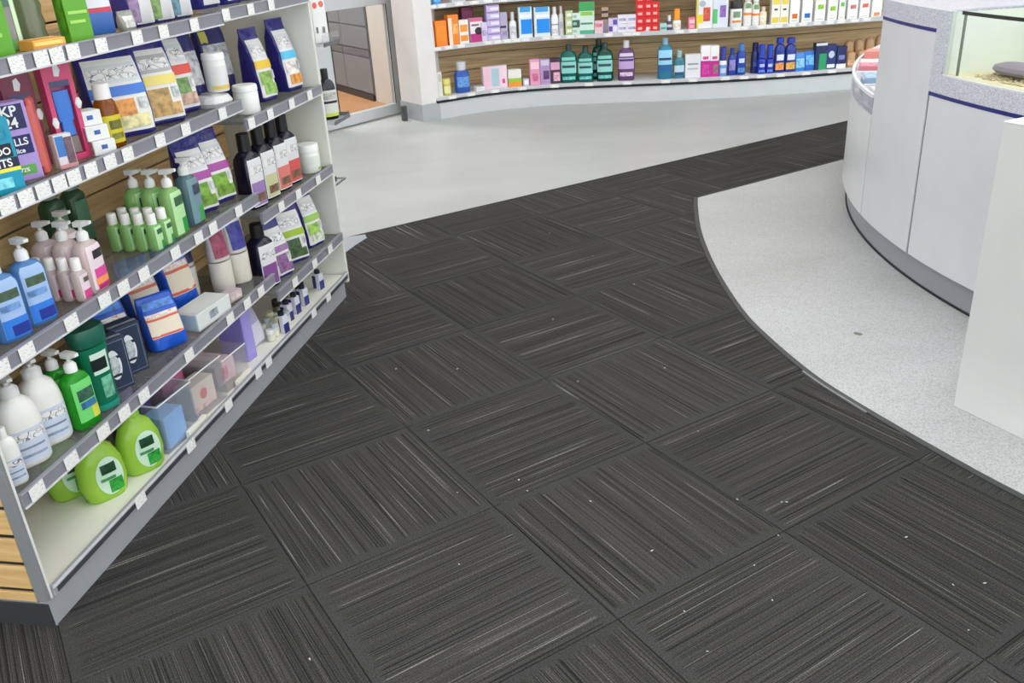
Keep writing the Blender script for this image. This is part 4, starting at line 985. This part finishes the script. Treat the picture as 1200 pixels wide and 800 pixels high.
soap('C1', .982, .055, .195, .08, .05, (96, 130, 138), (228, 228, 226), ((.05, .92, -42, 42, (112, 142, 152)), (.05, .35, 0, 42, (60, 160, 70)), (.6, .8, -10, 34, (60, 70, 90), 'print')), 'grey-teal clear soap pump bottle beside the purple-banded pouches', 'green soap bottles')
for s, d, lb in ((.70, .28, 'tall dim green bottle at the back of the third shelf near the wood'), (.79, .28, 'tall dim green bottle at the back of the third shelf behind the green row')):
    t = gt('bottle', lb, 'bottle', 'C1', s, d); bottle(t, .19, .07, .05, (70, 104, 76), ('flip', (120, 130, 120), .03), ((.1, .8, -40, 40, (84, 124, 96)),), 3, .84, 'liquid', .2)
for s, lb, turn in ((1.105, 'navy pouch with magenta band and green leaf print beside the grey-teal bottle', 26), (1.222, 'navy pouch with magenta band and green leaf print at the bay joint', 22)):
    navy_bag('C1', s, .10, .10, .085, .215, (160, 62, 150), (112, 158, 46), lb, turn, 'magenta-banded pouches', (110, 150, 50))
for i, (s, c, lb) in enumerate(((1.395, (150, 122, 176), 'black bottle with purple-footed label beside the bay joint on the third shelf'), (1.50, (196, 196, 150), 'black bottle with olive-footed label on the third shelf'), (1.605, (216, 120, 110), 'black bottle with coral-footed label beside the olive one'), (1.70, (210, 84, 84), 'black bottle with red-footed label beside the white jar'))):
    t = gt('bottle', lb, 'bottle', 'C2', s, .07, 12, 'black bottles on the third shelf')
    bottle(t, .245, .085, .065, (20, 18, 38), ('screw', (16, 16, 20), .055, .66), ((.04, .86, -42, 42, (220, 218, 220)), (.06, .46, -34, 34, c), (.60, .74, -34, 34, (84, 94, 104), 'script'), (.12, .26, -16, 20, (120, 90, 70), 'print')), 4.5, .80, 'plain', .25)
t = gt('jar', 'white jar with faint green mark beside the white side panel on the third shelf', 'jar', 'C2', 1.86, .055, 20)
jar(t, .105, .082, (230, 232, 224), (236, 237, 232), .25, ((.12, .24, 0, 50, (150, 190, 110)), (.4, .8, -60, 60, (222, 226, 216), 'print')))

# ---- fourth shelf
LW = ((.08, .56, -62, 62, (196, 204, 220)), (.40, .52, -42, 46, (36, 48, 92), 'script'), (.28, .31, -36, 36, (120, 134, 160)), (.16, .20, -36, 36, (140, 152, 176), 'print'))
WT = (228, 226, 220)
t = gt('pump_bottle', 'slim white lotion bottle standing at the near side panel', 'bottle', 'D1', .075, .045, 30); bottle(t, .135, .045, .034, WT, ('screw', (226, 226, 224), .022, .6), LW, 2.6, .74, 'plain', .3)
for s, d, lb in ((.158, .075, 'large white lotion pump bottle beside the slim lotion bottle'), (.248, .085, 'large white lotion pump bottle beside the green hand wash')):
    t = gt('pump_bottle', lb, 'bottle', 'D1', s, d, 30, 'white lotion bottles'); bottle(t, .215, .092, .07, WT, ('pump', (228, 226, 224), .052, .60), LW, 2.5, .62, 'plain', .3)
GG = (44, 170, 40)
LGG = ((.14, .85, -44, 44, (110, 206, 110)), (.5, .7, -24, 34, (52, 92, 76), 'print'), (.14, .35, 5, 42, (206, 206, 70)), (.36, .48, -20, 30, (60, 110, 160), 'print'))
for s, d, lb in ((.318, .042, 'vivid green hand wash pump bottle beside the dark green bottle'), (.328, .098, 'vivid green hand wash pump bottle behind the other one')):
    soap('D1', s, d, .192, .07, .046, GG, (236, 236, 234), LGG, lb, 'green hand wash bottles', 14, 'liquid', .05)
t = gt('bottle', 'tall dark green bottle standing on its cap beside navy soap cartons', 'bottle', 'D1', .410, .055, 20)
S = [(0, .033, .027, 2.6), (.012, .035, .028, 2.6), (.10, .037, .029, 2.5), (.165, .041, .031, 2.4), (.168, .043, .033, 2.4), (.205, .046, .035, 2.4), (.212, .043, .032, 2.4)]
loft('body', S[:4], M((10, 108, 78), .3), t, 24); loft('top_cap', S[4:], M((12, 92, 72), .35), t, 24); loft('foot_ring', [(-.0, .0345, .0285, 2.6), (.014, .0365, .0295, 2.6)], M((36, 150, 130), .3), t, 24)
patch('front_label', S, -28, 30, .095, .15, M((206, 226, 214), .4), t, .0012); patch('label_print', S, -30, 20, .105, .135, M((16, 30, 28), .4), t, .0018); patch('label_print', S, -10, 26, .03, .085, M((110, 180, 150), .4, 'print'), t, .0015)
for s, d, lb in ((.500, .082, 'dark navy soap carton with white oval beside the dark green bottle'), (.592, .096, 'dark navy soap carton with white oval beside the blue wipes packs')):
    t = gt('carton', lb, 'carton', 'D1', s, d, 28, 'navy soap cartons')
    carton(t, .082, .055, .138, (44, 56, 78), (('F', .06, .94, .05, .95, (128, 140, 160)), ('F', .08, .92, .062, .938, (40, 52, 76)), ('O', .28, .72, .22, .80, (226, 228, 230)), ('F', .30, .70, .62, .68, (30, 36, 50)), ('O', .34, .66, .32, .70, (190, 196, 200), 'print'), ('F', .36, .64, .28, .33, (30, 36, 50)), ('T', .04, .96, .06, .3, (150, 160, 176), 'print')))
for s, d, dz, h, turn, lb in ((.675, .185, 0, .165, 30, 'blue and cream wipes pack half hidden behind the navy cartons'), (.752, .08, 0, .145, 34, 'blue and cream wipes pack at the shelf front'), (.85, .19, 0, .215, 26, 'blue and cream wipes pack standing tall behind'), (1.005, .17, 0, .215, 20, 'blue and cream wipes pack beside the cream tubes')):
    t = gt('wipes_pack', lb, 'pack', 'D1', s, d, turn, 'blue wipes packs', dz)
    pouch(t, .105, .075, h, (26, 84, 192), ((.28, .72, -46, 46, (222, 208, 186)), (.29, .33, -46, 46, (206, 86, 60)), (.60, .64, -46, 46, (206, 86, 60)), (.66, .715, -40, 40, (206, 96, 70), 'script'), (.80, .92, -40, 40, (84, 140, 220), 'print')), .02, .05)
t = gt('carton', 'low white carton with printed front lying before the wipes packs', 'carton', 'D1', .93, .06, 6)
carton(t, .17, .085, .052, (216, 220, 218), (('F', .35, .6, .3, .75, (150, 156, 166), 'print'), ('L', .05, .95, .05, .95, (176, 196, 206)), ('T', .05, .95, .05, .95, (226, 228, 226))))
for s, d, c, lb in ((1.105, .20, (40, 36, 70), 'cream tube with dark cap end behind the wipes packs'), (1.168, .11, (150, 60, 90), 'cream tube with rose print beside the dark-ended tube'), (1.25, .09, (52, 52, 140), 'cream tube with blue print at the bay joint')):
    t = gt('tube', lb, 'tube', 'D1', s, d, 20, 'cream tubes')
    S = [(0, .034, .030, 2), (.006, .037, .033, 2), (.10, .037, .032, 2.2), (.105, .037, .030, 2.2), (.17, .037, .018, 2.5), (.21, .038, .004, 3)]
    loft('cap', S[:3], M((222, 216, 204), .4), t, 20); loft('body', S[3:], M((196, 192, 190), .35), t, 20)
    patch('front_label', S, -50, 40, .115, .20, M(c, .4, 'print'), t, .001)
t = gt('carton', 'small crumpled pinkish box lying near the cream tubes', 'box', 'D1', 1.085, .045, 12)
carton(t, .06, .04, .03, (190, 172, 172), (('F', .1, .9, .2, .8, (206, 190, 186), 'print'),))
t = gt('bottle', 'black-navy bottle with purple label on the fourth shelf at the bay joint', 'bottle', 'D2', 1.365, .065, 20)
bottle(t, .225, .085, .07, (20, 18, 44), ('screw', (14, 14, 16), .045, .66), ((.05, .86, -42, 42, (222, 220, 222)), (.07, .48, -34, 28, (126, 78, 140)), (.60, .74, -34, 34, (84, 94, 104), 'script')), 4.5, .82, 'plain', .25)
navy_bag('D2', 1.472, .065, .095, .08, .20, (150, 110, 160), (134, 92, 140), 'navy pouch with purple lower panel beside the black-navy bottle', 22, 'pouches on the fourth shelf', (140, 100, 146))
navy_bag('D2', 1.62, .075, .12, .075, .215, (150, 180, 40), (62, 86, 52), 'navy pouch with lime band and dark green print', 34, 'pouches on the fourth shelf', (70, 96, 56))
navy_bag('D2', 1.80, .075, .095, .085, .22, (150, 190, 90), (150, 190, 90), 'navy pouch with white and lime print beside the white side panel', 20, 'pouches on the fourth shelf', (206, 216, 196))

# ---- deck
LM = ((170, 214, 80))
for s, d, lb in ((.372, .09, 'large lime green dish soap bottle at the front of the deck'), (.500, .06, 'large lime green dish soap bottle beside the blue bin'), (.372, .185, 'large lime green dish soap bottle standing behind')):
    t = gt('soap_refill', lb, 'bottle', 'K', s, d, 32, 'lime soap bottles')
    S = [(0, .045, .028, 2.6), (.008, .052, .033, 2.5), (.05, .060, .036, 2.4), (.10, .056, .034, 2.4), (.14, .040, .027, 2.2), (.155, .022, .018, 2), (.165, .018, .018, 2)]
    loft('body', S, M((186, 232, 88), .15, 'liquid'), t, 24); loft('cap', [(.163, .02, .02, 2), (.185, .019, .019, 2), (.19, .015, .015, 2)], M((150, 206, 70), .3), t, 14)
    v = []
    for zi in range(13):
        a = math.pi * zi / 12; zc = .068 - .052 * math.cos(a); hw = .035 * math.sin(a)
        _, rx, ry, n_, cy = sec_at(S5(S), zc)
        for q in (-1, -.5, 0, .5, 1):
            x = .008 + hw * q; y = -(ry + .0012) * max(0, 1 - abs(x / (rx + .001)) ** n_) ** (1 / n_) - .0006; v.append((x, y, zc))
    ob('front_label', v, [(i * 5 + j, i * 5 + j + 1, i * 5 + j + 6, i * 5 + j + 5) for i in range(12) for j in range(4)], M((196, 222, 200), .4), t, True)
    for x0, x1, z0, z1, c in ((-.012, .026, .078, .104, (22, 70, 40)), (.0, .036, .022, .058, (40, 150, 50)), (-.018, .02, .060, .068, (60, 130, 80))):
        pts = []
        for q in range(7):
            for x_ in (x0 + (x1 - x0) * q / 6,):
                for zz_ in (z0, z1):
                    _, rx, ry, n_, cy = sec_at(S5(S), zz_); pts.append((x_, -(ry + .002) * max(0, 1 - abs(x_ / (rx + .001)) ** n_) ** (1 / n_) - .0014, zz_))
        ob('label_print', pts, [(2 * q, 2 * q + 2, 2 * q + 3, 2 * q + 1) for q in range(6)], M(c, .4, 'print'), t, True)


def bin_(label, s, d, w_, dp, h, tint, grp, turn=6):
    t = gt('acrylic_bin', label, 'bin', 'K', s, d, turn, grp)
    m = M(tint, .12, 'clear'); k = .0025
    box('bin_floor', -w_ / 2, w_ / 2, -dp / 2, dp / 2, 0, k, m, t); box('bin_front', -w_ / 2, w_ / 2, -dp / 2, -dp / 2 + k, k, h, m, t); box('bin_back', -w_ / 2, w_ / 2, dp / 2 - k, dp / 2, k, h, m, t)
    box('bin_side', -w_ / 2, -w_ / 2 + k, -dp / 2 + k, dp / 2 - k, k, h, m, t); box('bin_side', w_ / 2 - k, w_ / 2, -dp / 2 + k, dp / 2 - k, k, h, m, t)
    box('bin_rim', -w_ / 2 - .001, w_ / 2 + .001, -dp / 2 - .002, -dp / 2, h - .004, h, M((232, 234, 238), .2), t); box('bin_rim', -w_ / 2 - .002, -w_ / 2, -dp / 2, dp / 2, h - .004, h, M((232, 234, 238), .2), t)
    return t


bin_('clear acrylic bin holding purple and blue boxes beside the lime bottles',   .65, .12, .15, .20, .15, (206, 212, 224), 'acrylic bins')
t = gt('carton', 'pale blue box in the front of the near acrylic bin', 'box', 'K', .633, .065, 6, None, .003); carton(t, .085, .07, .095, (122, 178, 232), (('F', .1, .9, .2, .8, (132, 186, 236)), ('L', .05, .95, .05, .95, (96, 160, 196))))
t = gt('carton', 'lilac tall box standing in the near acrylic bin', 'box', 'K', .605, .165, 0, None, .003); carton(t, .05, .06, .175, (168, 146, 214), (('F', .15, .85, .1, .9, (178, 158, 222)), ('L', .02, .98, .02, .6, (64, 50, 112))))
t = gt('carton', 'dark violet box at the back of the near acrylic bin', 'box', 'K', .67, .165, 0, None, .003); carton(t, .05, .06, .13, (70, 56, 116), (('F', .1, .9, .1, .9, (84, 70, 134)),))
bin_('clear acrylic bin holding pink packs in the middle of the deck', .83, .13, .16, .21, .14, (216, 216, 220), 'acrylic bins')
t = gt('carton', 'rose pink soap pack in the middle acrylic bin', 'pack', 'K', .83, .175, 8, None, .003); carton(t, .10, .07, .10, (206, 96, 140), (('F', .1, .9, .5, .9, (222, 120, 160)), ('T', .05, .95, .05, .95, (216, 110, 150))))
t = gt('carton', 'cream pack with red heart print in the middle acrylic bin', 'pack', 'K', .83, .08, 8, None, .003); carton(t, .11, .06, .085, (226, 208, 194), (('O', .35, .65, .35, .75, (214, 96, 96)), ('F', .05, .95, .02, .2, (232, 196, 186), 'print')))
bin_('clear acrylic bin with pale pink packs before the grey box', .995, .12, .13, .20, .11, (222, 216, 220), 'acrylic bins')
t = gt('carton', 'pale pink pack in the far acrylic bin', 'pack', 'K', .995, .12, 8, None, .003); carton(t, .10, .12, .07, (222, 196, 200), (('T', .05, .95, .05, .95, (226, 204, 206)), ('F', .2, .6, .2, .8, (214, 140, 156), 'print')))
t = gt('carton', 'dark grey flat box lying at the back behind the pink packs', 'box', 'K', .90, .325, 5); carton(t, .26, .13, .11, (92, 92, 98), (('T', .1, .5, .2, .8, (176, 180, 190), 'print'), ('F', .05, .95, .1, .9, (214, 196, 192))))
t = gt('carton', 'dusty rose box with black corner on the deck', 'box', 'K', 1.10, .27, 12); carton(t, .09, .08, .155, (206, 152, 146), (('F', 0, 1, 0, .14, (30, 26, 28)), ('F', .35, .95, .2, .95, (216, 172, 164)), ('L', .05, .95, .05, .95, (186, 128, 126))))
t = gt('carton', 'tall lilac blue box leaning between rose box and clear bag', 'box', 'K', 1.16, .10, 10); carton(t, .05, .10, .185, (150, 140, 212), (('F', .1, .9, .1, .9, (160, 152, 220)), ('L', .03, .97, .03, .97, (140, 130, 208))))
t = gt('bag', 'frosted clear bag on the deck beside the lilac blue box', 'bag', 'K', 1.255, .12, 10); pouch(t, .10, .10, .14, (176, 172, 200), ((.1, .6, -40, 40, (206, 204, 220)),), 0, .06)
for i in range(10):
    s = 1.30 + .034 * (i % 5) + random.uniform(-.004, .004); d = .05 + .045 * (i // 5)
    t = gt('mini_jar', 'tiny clear jar with pale lid in the cluster on the deck', 'jar', 'K', s, d, 0, 'tiny clear jars'); jar(t, .042 + .01 * (i % 3), .028, (206, 206, 196), ((220, 222, 224), (176, 186, 186), (196, 190, 150))[i % 3], .3, ((.2, .7, -70, 70, (220, 220, 200)),))
for i, s in enumerate((1.37, 1.47, 1.54, 1.62, 1.78)):
    t = gt('mini_bottle', ['tiny navy and white boxed bottle nearest the tiny clear jars', 'second tiny navy and white boxed bottle from the clear jars', 'third tiny navy and white boxed bottle from the clear jars', 'fourth tiny navy and white boxed bottle from the clear jars', 'tiny navy and white boxed bottle standing alone by the white side panel'][i], 'bottle', 'K', s, .06 if i else .035, 10, 'tiny navy and white packs')
    carton(t, .032, .03, .065, (214, 216, 228), (('F', 0, 1, .0, .55, (40, 44, 120)), ('L', .0, .5, .1, .9, (44, 46, 110)))); loft('cap', [(.065, .011, .011, 2), (.08, .010, .010, 2)], M((24, 26, 44), .35), t, 12)
for i, (s, d) in enumerate(((1.52, .12), (1.60, .13), (1.69, .10))):
    t = gt('mini_jar', 'tiny dark-lidded jar behind the navy and white packs', 'jar', 'K', s, d, 0, 'tiny dark-lidded jars'); jar(t, .06, .036, (150, 140, 110), (34, 32, 30), .35, ((.2, .8, -60, 60, (190, 186, 160)),))
for s, w_, lb in ((.70, .10, 'cream card sign lying at the deck front before the middle bin'), (1.0, .09, 'cream card sign lying at the deck front before the far bin')):
    t = gt('card', lb, 'card', 'K', s, .014 if s < .8 else .012, 0); box('body', -w_ / 2, w_ / 2, -.006, .006, 0, .022, M((232, 230, 216), .5), t); ob('printed_panel', [(-w_ * .45, -.0065, .003), (w_ * .45, -.0065, .003), (w_ * .45, -.0065, .019), (-w_ * .45, -.0065, .019)], [(0, 1, 2, 3)], M((226, 224, 210), .5), t)

# ---- small clip-on shelves on the far end panel
es = thing('end_rack', 'clear clip-on end rack with two wire-edged trays on the far side panel', 'rack', GP(LEN + .0005, 0, .0), GA)
AC = M((206, 208, 212), .1, 'clear'); WIRE = M((120, 122, 126), .3, 'metal')
for zt in (.69, .975):
    box('tray', .0, .17, -.03, .24, zt - .006, zt, M((190, 192, 196), .25, 'film'), es)
    box('tray_edge', .166, .172, -.03, .24, zt - .012, zt + .012, WIRE, es); box('tray_edge', .0, .166, -.034, -.03, zt - .008, zt + .006, WIRE, es)
box('upright', .0, .008, .02, .04, .6, 1.3, M((196, 196, 194), .4), es); box('upright', .0, .008, .2, .22, .6, 1.3, M((196, 196, 194), .4), es)
box('side_guard', .0, .166, -.029, -.027, .98, 1.01, AC, es)
t = thing('bottle', 'black bottle with white and lime label on the end rack tray', 'bottle', GP(LEN + .09, .02, .6904), GA - math.radians(45))
bottle(t, .19, .066, .05, (20, 20, 26), ('screw', (14, 14, 16), .036, .56), ((.08, .72, -62, 62, (206, 208, 200)), (.40, .46, -62, 62, (30, 30, 36)), (.08, .16, -62, 62, (190, 206, 70)), (.5, .66, -40, 40, (170, 172, 166), 'print')), 3, .76, 'plain', .25)
t = thing('carton', 'white carton with red dots on the upper end rack tray', 'carton', GP(LEN + .085, .015, .9754), GA - math.radians(45))
carton(t, .055, .045, .18, (228, 226, 224), (('O', .1, .42, .68, .80, (226, 90, 74)), ('O', .55, .9, .70, .82, (226, 100, 84)), ('F', .15, .3, .2, .32, (120, 120, 122), 'print'), ('F', .6, .8, .2, .32, (120, 120, 122), 'print')))
# clip bracket low on the far end
br_ = thing('clip_bracket', 'small grey wire bracket with black clip on the far side panel', 'bracket', GP(LEN + .0005, .0, .44), GA)
box('arm', .0, .13, .006, .010, .0, .006, WIRE, br_); box('arm', .0, .13, .10, .104, .0, .006, WIRE, br_); box('cross_bar', .126, .13, .010, .10, .0, .006, WIRE, br_)
box('tray_sheet', .004, .126, .010, .10, .001, .004, M((190, 192, 196), .2, 'film'), br_); box('clip', .0, .02, .0, .02, .02, .04, DARK, br_, .003)
